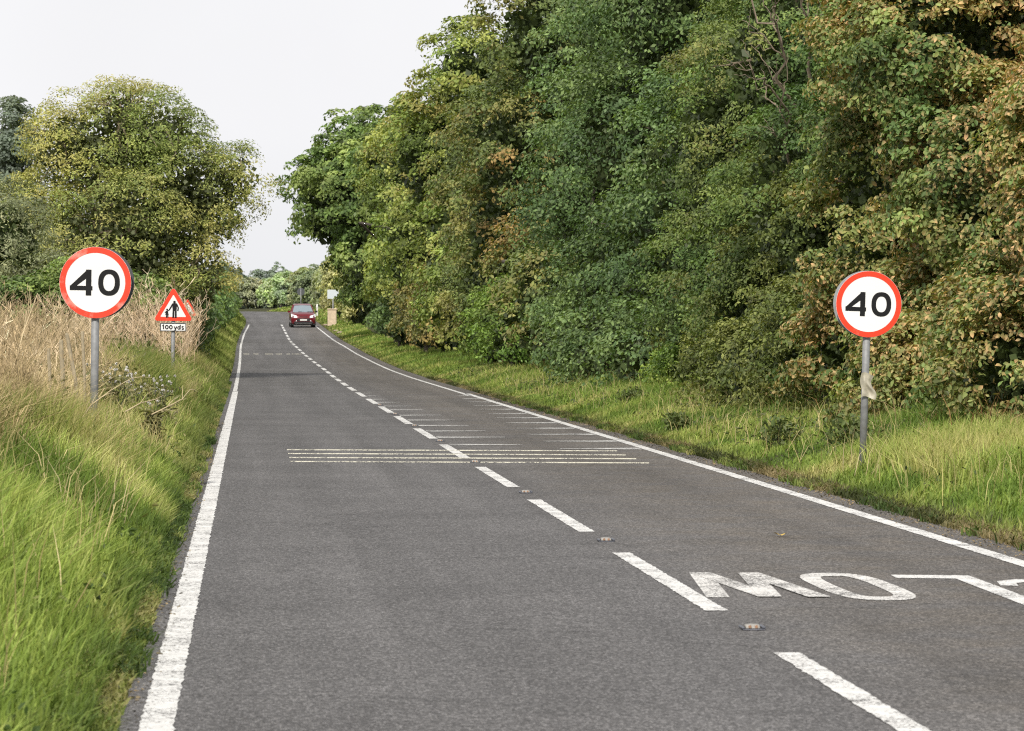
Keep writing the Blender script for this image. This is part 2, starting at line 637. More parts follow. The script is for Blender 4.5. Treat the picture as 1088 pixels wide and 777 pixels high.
stud0 = make_stud()
names = ['nearest', 'second nearest', 'third nearest', 'fourth nearest', 'fifth nearest', 'sixth nearest', 'seventh nearest', 'eighth nearest', 'ninth nearest']
where = ['road stud nearest the camera, just below the worn letter W',
         'road stud just past the far end of the dash beside the letter W',
         'third road stud from the camera, two dashes before the yellow bars',
         'road stud lying at the yellow rumble bars',
         'first road stud beyond the yellow rumble bars',
         'second road stud beyond the yellow rumble bars',
         'third road stud beyond the yellow rumble bars',
         'fourth road stud beyond the yellow rumble bars']
for i in range(8):
    o = stud0 if i == 0 else copy_tree(stud0)
    yy = DASH0 - 9 + 16.6 + 9 * i
    o.location = (float(XC(yy)) + .03, yy, float(ZR(yy)) + .001)
    o.scale = (.85, .85, .8)
    o['label'] = where[i]

# fallen leaf on the tarmac
M_yleaf = simple('yellow_leaf', (.62, .42, .06), .6, var=.2, scale=20)
m = MB()
pts = []
for i in range(12):
    a = 2 * PI * i / 12
    r = .045 * (1 + .25 * math.sin(3 * a + .5))
    pts.append((r * math.cos(a) * 1.2, r * math.sin(a), .012 + .022 * abs(math.cos(a)) ** 1.5))
m.add(pts + [(0, 0, .008)], [(i, (i + 1) % 12, 12) for i in range(12)])
lf = m.build('fallen_leaf', M_yleaf)
lf.location = (4.42, 31.2, .004)
tag(lf, 'small curled yellow leaf lying on the bare tarmac of the right lane', 'leaf')

# ------------------------------------------------------------------ signs
M_red = simple('sign_red', (.80, .048, .014), .4, var=.06, scale=6, dirt=(.75, .40, .30), dirt_amt=.0)
M_redold = simple('sign_red_scuffed', (.78, .05, .018), .45, var=.10, scale=9, dirt=(.80, .62, .52), dirt_amt=.07)
M_white = simple('sign_white', (.80, .80, .79), .4, var=.03, scale=3, dirt=(.55, .55, .48), dirt_amt=-.02)
M_black = simple('sign_black', (.008, .008, .009), .55, var=.2, spec=.25)
M_grey = simple('galvanised_steel', (.25, .255, .26), .6, .15, var=.25, scale=14, dirt=(.20, .18, .14), dirt_amt=.05)
M_back = simple('sign_back_grey', (.36, .37, .38), .5, .2, var=.15, scale=8)
M_backdark = simple('sign_back_dark', (.07, .075, .08), .6, .1, var=.15, scale=8)


def disc(r, n=64, cx=0, cz=0):
    return [(cx + r * math.cos(2 * PI * i / n), cz + r * math.sin(2 * PI * i / n)) for i in range(n)]


def superell(cx, cz, rx, rz, e=.85, n=40):
    return [(cx + rx * np.sign(math.cos(a)) * abs(math.cos(a)) ** e, cz + rz * np.sign(math.sin(a)) * abs(math.sin(a)) ** e)
            for a in np.linspace(0, 2 * PI, n + 1)[:-1]]


def ring_face(m, outer, inner, y):
    n = len(outer)
    m.add([(p[0], y, p[1]) for p in outer] + [(p[0], y, p[1]) for p in inner],
          [(i, (i + 1) % n, (i + 1) % n + n, i + n) for i in range(n)])


def speed_sign(label, x, y, zc, ground, tilt, yawd, back_dx, red, rearmat):
    R = .375
    z0 = ground - .3
    r = empty('speed_limit_sign', (x, y, z0), (0, tilt, yawd), label, 'road sign')
    m = MB()
    m.tube([(0, 0, 0), (0, 0, zc - z0 + .30)], .042, 20)
    pole = m.build('pole', M_grey, r, smooth=True)
    c = zc - z0
    for dz in (-.17, .17):
        m = MB()
        m.box((0, 0, c + dz), (.16, .105, .035), .004)
        m.build('clamp', M_grey, r)
    m = MB()
    m.plate([(p[0], p[1] + c) for p in disc(R)], -.075, -.053)
    f = m.build('sign_plate', M_white, r)
    f.data.materials.append(M_back)
    for p in f.data.polygons:
        if p.normal.y > -.5: p.material_index = 1
    m = MB()
    ring_face(m, [(p[0], p[1] + c) for p in disc(R * .995)], [(p[0], p[1] + c) for p in disc(R * .835)], -.0775)
    m.build('red_ring', red, f)
    # numerals
    k = R / 152.0
    H = 55 * k
    m = MB()
    st = 21 * k
    P = lambda px, pz: (px * k, c + pz * k)
    y1 = -.0780
    m.add([(p[0], y1, p[1]) for p in (P(-34, 55), P(-18, 55), P(-18, 33), P(-82, -16), P(-108, -16))] , [(0, 4, 3, 2, 1)])
    m.add([(p[0], y1 - .0006, p[1]) for p in (P(-108, -13), P(-108, -33), P(-12, -33), P(-12, -15))], [(0, 1, 2, 3)])
    m.add([(p[0], y1 - .0012, p[1]) for p in (P(-40, 55), P(-17, 55), P(-17, -55), P(-40, -55))], [(0, 3, 2, 1)])
    m.build('numeral', M_black, f)
    m = MB()
    ring_face(m, [P(*p) for p in superell(58, 1, 46, 56, .86)], [P(*p) for p in superell(58, 1, 24.5, 36, .9)], y1)
    m.build('numeral', M_black, f)
    # the plate on the far side of the pole
    m = MB()
    m.plate([(p[0] + back_dx, p[1] + c + .004) for p in disc(R * 1.0)], .055, .075)
    m.build('rear_plate', rearmat, r)
    return r


speed_sign('round red ringed 40 sign on a grey pole among tall dry weeds', -1.65, 39.8, 2.22, .45,
           math.radians(.8), math.radians(-1), .024, M_redold, M_backdark)  # rear plate painted dark for the rim turned away from the sun
speed_sign('round red ringed 40 sign on the right verge before the brown tipped tree', (915.5 - 266) * 42.5 / 4000, 42.2,
           1.75 + (348 - 323.3) * 42.5 / 4000, .2, math.radians(1.7), math.radians(1.5), -.006, M_red, M_back)


def rounded_tri(s, rad, cz=0, n=6):
    """equilateral triangle of side s, point up, centroid at 0,cz"""
    Rc = s / math.sqrt(3)
    pts = []
    for a0 in (90, 210, 330):
        a = math.radians(a0)
        cx, cy = (Rc - 2 * rad) * math.cos(a), (Rc - 2 * rad) * math.sin(a)
        for i in range(n + 1):
            b = a + math.radians(-60 + 120 * i / n)
            pts.append((cx + rad * math.cos(b), cy + rad * math.sin(b) + cz))
    return pts


def warn_sign(label, x, y, zc, ground, symbol, plate, k=1.0):
    z0 = ground - .3
    r = empty('warning_sign', (x, y, z0), (0, math.radians(.6), 0), label, 'road sign')
    r.scale = (k, k, k)
    c = (zc - z0) / k
    m = MB()
    m.tube([(0, 0, 0), (0, 0, c + .2)], .038, 16)
    m.build('pole', M_grey, r, smooth=True)
    m = MB()
    m.plate(rounded_tri(.79, .045, c), -.06, -.042)
    f = m.build('sign_plate', M_white, r)
    m = MB()
    ring_face(m, rounded_tri(.785, .045, c), rounded_tri(.515, .012, c), -.063)
    m.build('red_border', M_red, f)
    symbol(f, c)
    if plate:
        m = MB()
        W, Hh, pc = .26, .085, c - .352
        def rrect(w, h, rd):
            p = []
            for sx_, sz, a0 in ((1, 1, 0), (-1, 1, 90), (-1, -1, 180), (1, -1, 270)):
                for i in range(5):
                    a = math.radians(a0 + 90 * i / 4)
                    p.append((sx_ * (w - rd) + rd * math.cos(a), pc + sz * (h - rd) + rd * math.sin(a)))
            return p
        m.plate(rrect(W, Hh, .025), -.06, -.042)
        p = m.build('distance_plate', M_white, r)
        m = MB()
        ring_face(m, rrect(W - .002, Hh - .002, .024), rrect(W - .018, Hh - .018, .012), -.063)
        m.build('black_border', M_black, p)
        m = MB()
        t = .021
        zb, zt, xh = pc - .042, pc + .042, pc + .016
        yy = -.064
        m.stroke([(-.213, zt - .022), (-.190, zt), (-.190, zb)], t, yy)
        for cx in (-.125, -.045):
            m.stroke([(cx + .026 * math.cos(a), pc + .034 * math.sin(a)) for a in np.linspace(0, 2 * PI, 21)[:-1]], t, yy - .0004, True)
        m.stroke([(.022, xh), (.045, zb)], t, yy)
        m.stroke([(.070, xh), (.036, zb - .026), (.022, zb - .026)], t, yy - .0004)
        m.stroke([(.112 + .020 * math.cos(a), pc - .013 + .026 * math.sin(a)) for a in np.linspace(0, 2 * PI, 17)[:-1]], t * .95, yy, True)
        m.stroke([(.138, zt + .008), (.138, zb)], t, yy - .0004)
        m.stroke([(.205, xh - .004), (.190, xh + .002), (.174, xh - .006), (.176, pc - .008), (.200, pc - .020), (.203, zb + .006), (.188, zb), (.170, zb + .006)], t * .9, yy)
        m.build('lettering', M_black, p)
    return r


def sym_walkers(f, c):
    m = MB()
    y = -.064
    o = c - .03
    S = lambda *p: [(a, o + b) for a, b in p]
    def d(cx, cz, r): m.add([(p[0], y, p[1]) for p in disc(r, 16, cx, o + cz)], [tuple(range(16))])
    d(.022, .175, .026)
    m.add([(p[0], y - .0005, p[1]) for p in S((-.025, .145), (-.012, .0), (.065, .0), (.072, .145), (.055, .152), (-.008, .152))], [(0, 1, 2, 3, 4, 5)])
    m.stroke(S((.004, .01), (.0, -.14)), .036, y - .001)
    m.stroke(S((.048, .01), (.05, -.14)), .036, y - .0015)
    m.stroke(S((-.015, .135), (-.055, .06), (-.08, .02)), .026, y - .002)
    m.stroke(S((.066, .135), (.098, .06), (.088, .0)), .026, y - .002)
    m.build('adult_symbol', M_black, f)
    m = MB()
    d(-.122, .025, .019)
    m.add([(p[0], y - .0005, p[1]) for p in S((-.138, .002), (-.158, -.082), (-.088, -.082), (-.108, .002))], [(0, 1, 2, 3)])
    m.stroke(S((-.132, -.08), (-.134, -.14)), .022, y - .001)
    m.stroke(S((-.108, -.08), (-.104, -.14)), .022, y - .001)
    m.stroke(S((-.112, -.005), (-.078, .018)), .016, y - .0015)
    m.stroke(S((-.135, -.005), (-.165, -.04)), .016, y - .0015)
    m.build('child_symbol', M_black, f)


def sym_bend(f, c):
    m = MB()
    m.stroke([(-.06 + .11 * math.cos(a), c - .09 + .16 * math.sin(a)) for a in np.linspace(0, PI * .75, 14)], .05, -.064)
    m.add([(p[0], -.0645, p[1]) for p in ((.0, c - .10), (.05, c - .17), (.10, c - .10))], [(0, 1, 2)])
    m.build('arrow_symbol', M_black, f)


warn_sign('red bordered triangle with adult and child figures above a 100 yds plate', -1.54, 74.8,
          1.75 + (348 - 329) * 75 / 4000, .45, sym_walkers, True)
warn_sign('red bordered triangle half hidden behind the adult and child sign', (198.8 - 266) * 118 / 4000, 118,
          1.75 + (348 - 329.5) * 118 / 4000, .45, sym_bend, False, .80)

# crumpled plastic taped to the right pole
M_bag = simple('cream_plastic', (.40, .37, .29), .45, var=.25, scale=14)
n1, n2 = 11, 15
V = []
for j in range(n2):
    f = j / (n2 - 1)
    for i in range(n1):
        g_ = i / (n1 - 1)
        wdt = .15 + .02 * math.sin(f * 5 + 1)
        fold = .014 * math.sin(g_ * 9 + 2.2 * f) + .008 * math.sin(f * 11 + g_ * 4)
        V.append((-.05 + wdt * g_ + .012 * math.sin(f * 7), -.052 - fold, .27 * f + .02 * math.sin(g_ * 4 + .6)))
idx = np.arange(n1 * n2).reshape(n2, n1)
q = np.stack([idx[:-1, :-1], idx[:-1, 1:], idx[1:, 1:], idx[1:, :-1]], -1).reshape(-1, 4)
bag = np_mesh('plastic_bag', V, q, mat=M_bag, smooth=True, loc=((918.0 - 266) * 42.5 / 4000, 42.19, 1.75 + (348 - 423) * 42.5 / 4000))
tag(bag, 'crumpled cream plastic wrapped round the pole of the 40 sign on the right verge', 'plastic bag')

# ------------------------------------------------------------------ foliage
UP = np.array([0, 0, 1.0])


def nrm(a):
    return a / np.maximum(np.linalg.norm(a, axis=-1, keepdims=True), 1e-9)


def rdir(n):
    return nrm(rng.normal(size=(n, 3)))


def field(P, f, seed):
    r = np.random.default_rng(seed)
    s = np.zeros(len(P))
    for i in range(5):
        k = r.normal(size=3) * f
        s += np.sin(P @ k + r.uniform(0, 6.28))
    return s / 2.2


def leaves_geo(P, Nn, size, fold=True, aspect=.58, droop=.3):
    n = len(P)
    size = np.broadcast_to(size, (n,))
    a = rdir(n)
    a[:, 2] -= droop
    T = nrm(a - Nn * np.sum(a * Nn, 1, keepdims=True))
    B = np.cross(Nn, T)
    s = size[:, None]
    w = s * aspect * .5
    if fold:
        lift = Nn * s * .09
        V = np.stack([P - T * s * .5, P - T * s * .12 + B * w + lift, P + T * s * .22 + B * w * .8 + lift, P + T * s * .55 - Nn * s * .06,
                      P + T * s * .22 - B * w * .8 + lift, P - T * s * .12 - B * w + lift], 1)
        b = np.arange(n)[:, None] * 6
        Q = np.concatenate([b + np.array([0, 1, 2, 3]), b + np.array([0, 3, 4, 5])])
        return V.reshape(-1, 3), Q, 6
    V = np.stack([P - T * s * .5, P + B * w, P + T * s * .5, P - B * w], 1)
    Q = np.arange(n)[:, None] * 4 + np.array([0, 1, 2, 3])
    return V.reshape(-1, 3), Q, 4


def crown_points(lobes, nclump, cr, per, flat_=.65):
    """leaf positions and normals clustered in sprays over the lobes' surfaces"""
    lob = np.array(lobes, float)
    C0, R0 = lob[:, :3], lob[:, 3:6]
    area = (R0[:, 0] * R0[:, 1] + R0[:, 0] * R0[:, 2] + R0[:, 1] * R0[:, 2])
    out_c, out_n = [], []
    need = nclump
    while need > 0:
        m = need * 3 + 50
        li = rng.choice(len(lob), m, p=area / area.sum())
        d = rdir(m)
        d[:, 2] = np.where(d[:, 2] < -.5, -d[:, 2], d[:, 2])
        keep = rng.random(m) < np.where(d[:, 1] > .35, .35, 1.0)
        rad = 1.06 - .36 * rng.random(m) ** 1.3 + (rng.random(m) < .06) * rng.uniform(0, .14, m)
        c = C0[li] + d * R0[li] * rad[:, None]
        inside = np.zeros(m, bool)
        for k in range(len(lob)):
            e = np.sum(((c - C0[k]) / R0[k]) ** 2, 1)
            inside |= (e < .5) & (li != k)
        ok = keep & ~inside
        c, dd = c[ok][:need], nrm(d[ok] / R0[li[ok]])[:need]
        out_c.append(c)
        out_n.append(dd)
        need -= len(c)
    C = np.concatenate(out_c)
    Nc = np.concatenate(out_n)
    n = len(C)
    cr_ = rng.uniform(cr[0], cr[1], n)
    ci = np.repeat(np.arange(n), rng.poisson(per * (cr_ / np.mean(cr_)) ** 2))
    d = nrm(rdir(len(ci)) + Nc[ci] * .55 + UP * .35)
    rr = rng.random(len(ci)) ** .45
    P = C[ci] + d * (rr * cr_[ci])[:, None] * np.array([1, 1, flat_])
    P[:, 2] -= .18 * cr_[ci] * rr ** 2
    Nn = nrm(d * .45 + UP * .35 + Nc[ci] * .5 + rdir(len(ci)) * .75)
    return P, Nn, ci, C, Nc


def tubes_np(segs, n=6):
    """many tapered limbs in one mesh: segs = list of (points, radii)"""
    m = MB()
    for p, r in segs: m.tube(p, r, n, False)
    return m


def limb(a, b, r0, r1, sag=.15, k=5, wob=.06):
    a, b = np.array(a, float), np.array(b, float)
    L = np.linalg.norm(b - a)
    pts, rad = [], []
    for i in range(k + 1):
        f = i / k
        p = a * (1 - f) + b * f + UP * L * sag * math.sin(PI * f) + (rng.normal(0, wob * L, 3) if 0 < i < k else 0)
        pts.append(tuple(p))
        rad.append(r0 * (1 - f) + r1 * f)
    return pts, rad


def mixpal(P, ci, ncl, pal, seed, leafvar=.22, clvar=.18, freq=.9):
    """colour each leaf: patches of the palette by place, then spray and leaf variation"""
    pal = np.array(pal, float)
    r = np.random.default_rng(seed)
    t = (field(P, freq, seed) * .5 + .5) + r.normal(0, .22, ncl)[ci] + r.normal(0, .14, len(P))
    t = np.clip(t, 0, .9999) * (len(pal) - 1)
    i = t.astype(int)
    f = (t - i)[:, None]
    c = pal[i] * (1 - f) + pal[np.minimum(i + 1, len(pal) - 1)] * f
    c = c * (1 + r.normal(0, clvar, ncl)[ci] + r.normal(0, leafvar, len(P)))[:, None].clip(.35, 1.9)
    return c


LEAF_GAIN = 1.72
def tree(name, label, cat, base, lobes, leaf, nclump, per, pal, group=None, cr=(.35, .7), fold=False, trunk_r=.25, seed=1,
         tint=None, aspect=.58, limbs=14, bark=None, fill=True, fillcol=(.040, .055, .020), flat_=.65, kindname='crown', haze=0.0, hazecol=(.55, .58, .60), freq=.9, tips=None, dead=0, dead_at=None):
    root = empty(name, base, label=label, cat=cat, group=group)
    bx = np.array(base)
    P, Nn, ci, C, Nc = crown_points(lobes, nclump, cr, per, flat_)
    gz = ground_z(P[:, 0], P[:, 1])
    P[:, 2] = np.maximum(P[:, 2], gz + .05 + rng.random(len(P)) * .2)
    col = mixpal(P, ci, len(C), pal, seed, freq=freq)
    if tint: col = tint(P, col, ci, len(C))
    sz = leaf * rng.uniform(.65, 1.3, len(P))
    V, Q, k = leaves_geo(P, Nn, sz, fold, aspect)
    cv = np.repeat(col, k, 0)
    if tips:
        pr = np.clip((P[:, 0] - 9.0) * .32 + (P[:, 2] - 3) * .07 + .34 + .5 * field(P, 1.0, seed + 5) + rng.normal(0, .3, len(P)), 0, 1)
        pr[rng.random(len(P)) < .12] = 0
        tc_ = np.array(tips) * rng.uniform(.6, 1.3, (len(P), 1))
        cv3 = cv.reshape(-1, k, 3)
        for vi, am in ((0, .1), (1, .25), (2, .8), (3, 1), (4, .8), (5, .25)):
            a_ = (pr * am)[:, None]
            cv3[:, vi] = cv3[:, vi] * (1 - a_) + tc_ * a_
        cv = cv3.reshape(-1, 3)
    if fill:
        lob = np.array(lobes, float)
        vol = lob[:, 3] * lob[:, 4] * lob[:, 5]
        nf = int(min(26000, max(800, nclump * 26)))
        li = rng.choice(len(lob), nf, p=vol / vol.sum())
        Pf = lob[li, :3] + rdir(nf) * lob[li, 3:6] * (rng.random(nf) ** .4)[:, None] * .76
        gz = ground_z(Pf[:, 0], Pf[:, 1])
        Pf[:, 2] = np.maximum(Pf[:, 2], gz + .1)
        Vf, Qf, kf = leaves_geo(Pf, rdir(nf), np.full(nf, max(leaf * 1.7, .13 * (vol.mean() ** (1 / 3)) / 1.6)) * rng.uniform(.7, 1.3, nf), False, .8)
        cf = np.array(fillcol) * rng.uniform(.6, 1.5, (nf, 1))  # inner leaves coloured dark to stand for shade in the crown gaps
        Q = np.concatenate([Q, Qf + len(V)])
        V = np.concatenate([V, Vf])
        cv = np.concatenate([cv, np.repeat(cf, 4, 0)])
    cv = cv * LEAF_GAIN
    if haze: cv = cv * (1 - haze) + np.array(hazecol) * haze  # aerial haze of the distance painted into the leaf colours
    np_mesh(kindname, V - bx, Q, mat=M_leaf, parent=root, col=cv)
    # trunk with limbs reaching into the lobes
    segs = []
    lob = np.array(lobes, float)
    top = lob[np.argmax(lob[:, 2]), :3]
    fork = bx * .75 + np.array([lob[:, 0].mean(), lob[:, 1].mean(), bx[2]]) * .25
    fork[2] = bx[2] + .35 * (top[2] - bx[2])
    segs.append(limb(bx - UP * .2, fork, trunk_r, trunk_r * .75, 0, 4, .02))
    segs.append(limb(fork, top, trunk_r * .75, trunk_r * .2, 0, 6, .03))
    low = cat in ('shrub', 'hedge')
    if low: segs = []
    for l in lob:
        if low:
            for q_ in range(2):
                gx, gy = l[0] + rng.normal(0, .2 * l[3]), l[1] + rng.normal(0, .2 * l[4])
                ps, rr_ = limb((gx, gy, float(ground_z(gx, gy)) - .1), l[:3] + rdir(1)[0] * l[3:6] * .3, trunk_r, trunk_r * .3, 0, 5)
                m = MB()
                m.tube([tuple(np.array(p) - bx) for p in ps], rr_, 6, False)
                m.build('stem', bark or M_bark, root, smooth=True)
        else:
            segs.append(limb(fork, l[:3], trunk_r * .42, trunk_r * .07, .05, 5))
    if limbs and not low:
        for j in rng.choice(len(C), min(limbs, len(C)), replace=False):
            l = lob[np.argmin(np.sum((lob[:, :3] - C[j]) ** 2, 1)), :3]
            segs.append(limb(l, C[j], trunk_r * .2, .012, .08, 5))
    segs = [([tuple(np.array(p) - bx) for p in ps], r) for ps, r in segs]
    if not low: tubes_np(segs).build('trunk', bark or M_bark, root, smooth=True)
    return root, C, Nc


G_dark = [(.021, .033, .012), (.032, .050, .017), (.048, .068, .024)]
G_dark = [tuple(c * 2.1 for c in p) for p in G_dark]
G_mid = [(.030, .052, .016), (.050, .080, .022), (.075, .105, .030)]
G_mid = [tuple(c * 1.9 for c in p) for p in G_mid]
G_blue = [(.030, .050, .018), (.044, .070, .024), (.068, .094, .034)]
G_blue = [tuple(c * 1.75 for c in p) for p in G_blue]
G_olive = [(.046, .064, .016), (.070, .088, .022), (.100, .108, .030)]
G_olive = [tuple(c * 2.2 for c in p) for p in G_olive]
G_bright = [(.050, .085, .018), (.080, .120, .024), (.120, .150, .034)]
G_bright = [tuple(c * 1.6 for c in p) for p in G_bright]
G_grey = [(.075, .085, .045), (.11, .12, .065), (.15, .15, .085)]
G_grey = [tuple(c * 1.5 for c in p) for p in G_grey]


def tint_patch(col2, thr, f, seed, amt=.9, ctr=None):
    def fn(P, col, ci, ncl):
        s = field(P, f, seed) + np.random.default_rng(seed).normal(0, .35, ncl)[ci] + rng.normal(0, .25, len(P))
        if ctr is not None:
            cx, rad = np.array(ctr[0]), ctr[1]
            s = s * .5 + 1.6 - 1.6 * np.sqrt(np.sum(((P - cx) / rad) ** 2, 1))
        m = np.clip((s - thr) * 2.0, 0, 1)[:, None] * amt
        c2 = np.array(col2) * rng.uniform(.55, 1.35, (len(P), 1))
        return col * (1 - m) + c2 * m
    return fn


# ---- right side, from near to far
tree('broadleaf_tree', 'tree with brown scorched leaf tips at the right edge behind the 40 sign', 'tree', (11.6, 54, .3),
     [(10.5, 53, 1.5, 1.5, 1.8, 1.6), (10.8, 52.5, 3.6, 1.8, 2.2, 1.7), (10.2, 54.5, 5.6, 1.9, 2.2, 1.6), (11.9, 53, 6.8, 1.9, 2.2, 1.6), (10.9, 50, 1.8, 1.3, 1.5, 1.8), (11.8, 50, 4.4, 1.5, 1.8, 1.9), (9.7, 56.5, 3.2, 1.2, 1.8, 2.2), (9.4, 57, 1.2, 1.1, 2.0, 1.3), (9.5, 52.5, .95, 1.1, 2.0, 1.1), (9.9, 47.5, 1.2, 1.2, 2.2, 1.4), (10.6, 46.5, 3.2, 1.2, 2.0, 1.8)],
     .086, 1250, 155, [(.066, .105, .032), (.100, .145, .044), (.145, .170, .056)], cr=(.25, .55), fold=True, seed=3, freq=1.1, flat_=.6,
     tips=(.52, .31, .16))
tree('broadleaf_tree', 'small leaved dark tree with bare dead branches left of the right 40 sign', 'tree', (11.0, 69, .3),
     [(10.0, 66, 4.0, 1.7, 2.3, 1.9), (10.4, 69, 6.6, 2.1, 2.6, 2.1), (9.7, 70, 2.6, 1.5, 2.6, 2.4), (10.9, 63, 5.2, 1.6, 2.0, 2.4), (9.6, 74, 5.4, 1.5, 2.4, 2.3), (9.3, 76, 2.4, 1.2, 2.4, 2.0)],
     .078, 720, 140, [(.052, .090, .026), (.082, .125, .034), (.125, .155, .045)], cr=(.3, .6), seed=4, limbs=40, bark=M_palebark, freq=1.0,
     tint=tint_patch((.20, .16, .06), .95, 1.4, 17, .4))
tree('leafy_shrub', 'bright green shrub spreading over the grass at the foot of the dark dead branched tree', 'shrub', (9.9, 64, .25),
     [(9.0, 66, .9, 1.1, 2.4, .9), (9.3, 61.5, 1.2, 1.1, 2.4, 1.3), (9.5, 68.5, 2.0, 1.1, 2.6, 1.7), (9.9, 60, 1.2, .9, 1.4, 1.1), (9.4, 73, 1.1, .9, 2.0, 1.0), (9.75, 64.5, 3.2, .9, 1.6, 1.3)],
     .08, 520, 110, [(.07, .095, .026), (.105, .125, .034), (.14, .15, .045)], cr=(.25, .5), seed=5, trunk_r=.08, limbs=16, freq=1.2)
tree('broadleaf_tree', 'tall blue green round leaved tree filling the middle of the right hand woodland', 'tree', (11.6, 90, .35),
     [(9.9, 86, 3.0, 1.9, 2.8, 2.6), (9.8, 90, 6.2, 2.5, 3.2, 2.4), (10.6, 88, 9.3, 2.8, 3.2, 2.5), (9.2, 93, 2.4, 1.5, 3.0, 2.2), (9.9, 82, 5.2, 1.7, 2.6, 2.2), (8.9, 83, 1.1, 1.1, 3.0, 1.1), (9.0, 99, 5.2, 1.6, 3.2, 2.6), (8.7, 101, 1.4, 1.1, 3.6, 1.4), (8.8, 92, 1.1, 1.1, 3.6, 1.1), (9.6, 100, 8.6, 1.8, 3.2, 2.2)],
     .118, 900, 95, G_blue, cr=(.4, .9), seed=6, trunk_r=.3, flat_=.6)
tree('leafy_shrub', 'low bright yellow green bush at the woodland edge beside the brown dry grass', 'shrub', (9.5, 76, .2),
     [(9.1, 76, .9, .8, 1.8, .7), (9.2, 79, .8, .7, 1.4, .6)], .085, 110, 80, G_bright, cr=(.22, .4), seed=8, trunk_r=.05, limbs=6)
tree('broadleaf_tree', 'tree with rusty orange turning leaves between the blue green and olive trees', 'tree', (11.2, 124, .4),
     [(9.6, 118, 3.2, 2.0, 3.4, 2.6), (9.5, 123, 7.2, 2.8, 3.8, 2.8), (10.4, 121, 11.2, 3.0, 3.8, 2.8), (9.0, 129, 5.0, 2.0, 3.8, 3.2), (8.8, 110, 2.2, 1.4, 3, 2.1), (8.8, 138, 3.0, 1.6, 4, 2.8), (8.9, 140, 7.6, 2.0, 4, 3.0)],
     .15, 760, 85, [(0.0777, 0.1036, 0.0333), (0.111, 0.1406, 0.0444), (0.1702, 0.1628, 0.0555)], cr=(.4, .8), seed=9, trunk_r=.3,
     tint=tint_patch((.34, .20, .08), .75, 1.6, 23, .6, ((8.0, 118, 6.4), (4.0, 12, 5.0))))
tree('leafy_shrub', 'rounded fresh green shrub at the verge below the rusty tree', 'shrub', (9.0, 118, .3),
     [(8.5, 117, 1.6, 1.3, 2.8, 1.4), (8.5, 123, 1.8, 1.3, 3.0, 1.5), (8.6, 130, 1.5, 1.2, 2.6, 1.3)], .12, 240, 75, G_bright[:2] + [(.10, .13, .03)], cr=(.3, .6), seed=10, trunk_r=.1, limbs=8)
tree('broadleaf_tree', 'olive yellow green tree rising to the skyline beside the sky', 'tree', (10.6, 166, .55),
     [(9.6, 160, 5.0, 2.8, 4.4, 3.2), (9.2, 166, 9.2, 3.6, 4.8, 3.2), (10.4, 164, 12.6, 3.0, 4.4, 2.5), (8.2, 174, 5.5, 2.4, 4.5, 3.5), (8.6, 150, 2.6, 1.7, 4, 2.4), (8.4, 186, 9.0, 2.8, 5, 3.0), (8.2, 190, 5, 2, 5, 3.2)],
     .20, 640, 85, G_olive, cr=(.5, .95), seed=12, trunk_r=.3,
     tint=tint_patch((.28, .21, .08), .95, .9, 31, .5))
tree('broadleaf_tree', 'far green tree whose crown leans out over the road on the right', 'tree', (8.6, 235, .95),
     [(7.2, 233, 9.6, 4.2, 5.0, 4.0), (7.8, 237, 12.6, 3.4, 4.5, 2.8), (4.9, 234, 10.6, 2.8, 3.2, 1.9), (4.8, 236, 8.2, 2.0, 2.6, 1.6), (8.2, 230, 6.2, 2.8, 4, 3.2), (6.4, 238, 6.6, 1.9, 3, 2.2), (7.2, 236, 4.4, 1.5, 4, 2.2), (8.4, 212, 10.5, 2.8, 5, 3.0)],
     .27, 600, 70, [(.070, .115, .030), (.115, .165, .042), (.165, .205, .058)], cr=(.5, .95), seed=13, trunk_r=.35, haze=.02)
tree('leafy_shrub', 'dark green dense bush at the verge under the far leaning tree', 'shrub', (8.6, 205, .8),
     [(8.2, 200, 2.8, 1.4, 4, 2.3), (7.9, 208, 3.0, 1.2, 4, 2.2), (7.9, 190, 2.4, 1.3, 4, 2.0)], .2, 260, 75, G_dark, cr=(.4, .75), seed=14, trunk_r=.1, limbs=8)
tree('leafy_shrub', 'brownish olive bush between the rusty tree and the dark verge bush', 'shrub', (8.9, 168, .5),
     [(8.4, 162, 2.2, 1.3, 4, 1.9), (8.2, 172, 2.6, 1.2, 4, 2.2), (8.3, 180, 2.4, 1.2, 3.6, 2.1)], .18, 260, 75, [(0.0925, 0.1018, 0.037), (0.1665, 0.1573, 0.0555), (0.2775, 0.2128, 0.0833)], cr=(.4, .75), seed=15, trunk_r=.1, limbs=8)
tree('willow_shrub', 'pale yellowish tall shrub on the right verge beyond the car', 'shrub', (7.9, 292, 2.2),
     [(7.0, 300, 4.8, 1.1, 3.5, 2.6), (7.8, 293, 4.2, 1.1, 3.5, 2.5), (7.9, 272, 3.4, .9, 4, 2.0)], .24, 260, 65, [(0.185, 0.2035, 0.0648), (0.2775, 0.2775, 0.111), (0.37, 0.3515, 0.1665)], cr=(.4, .8), seed=16, trunk_r=.1, limbs=6, haze=.04)
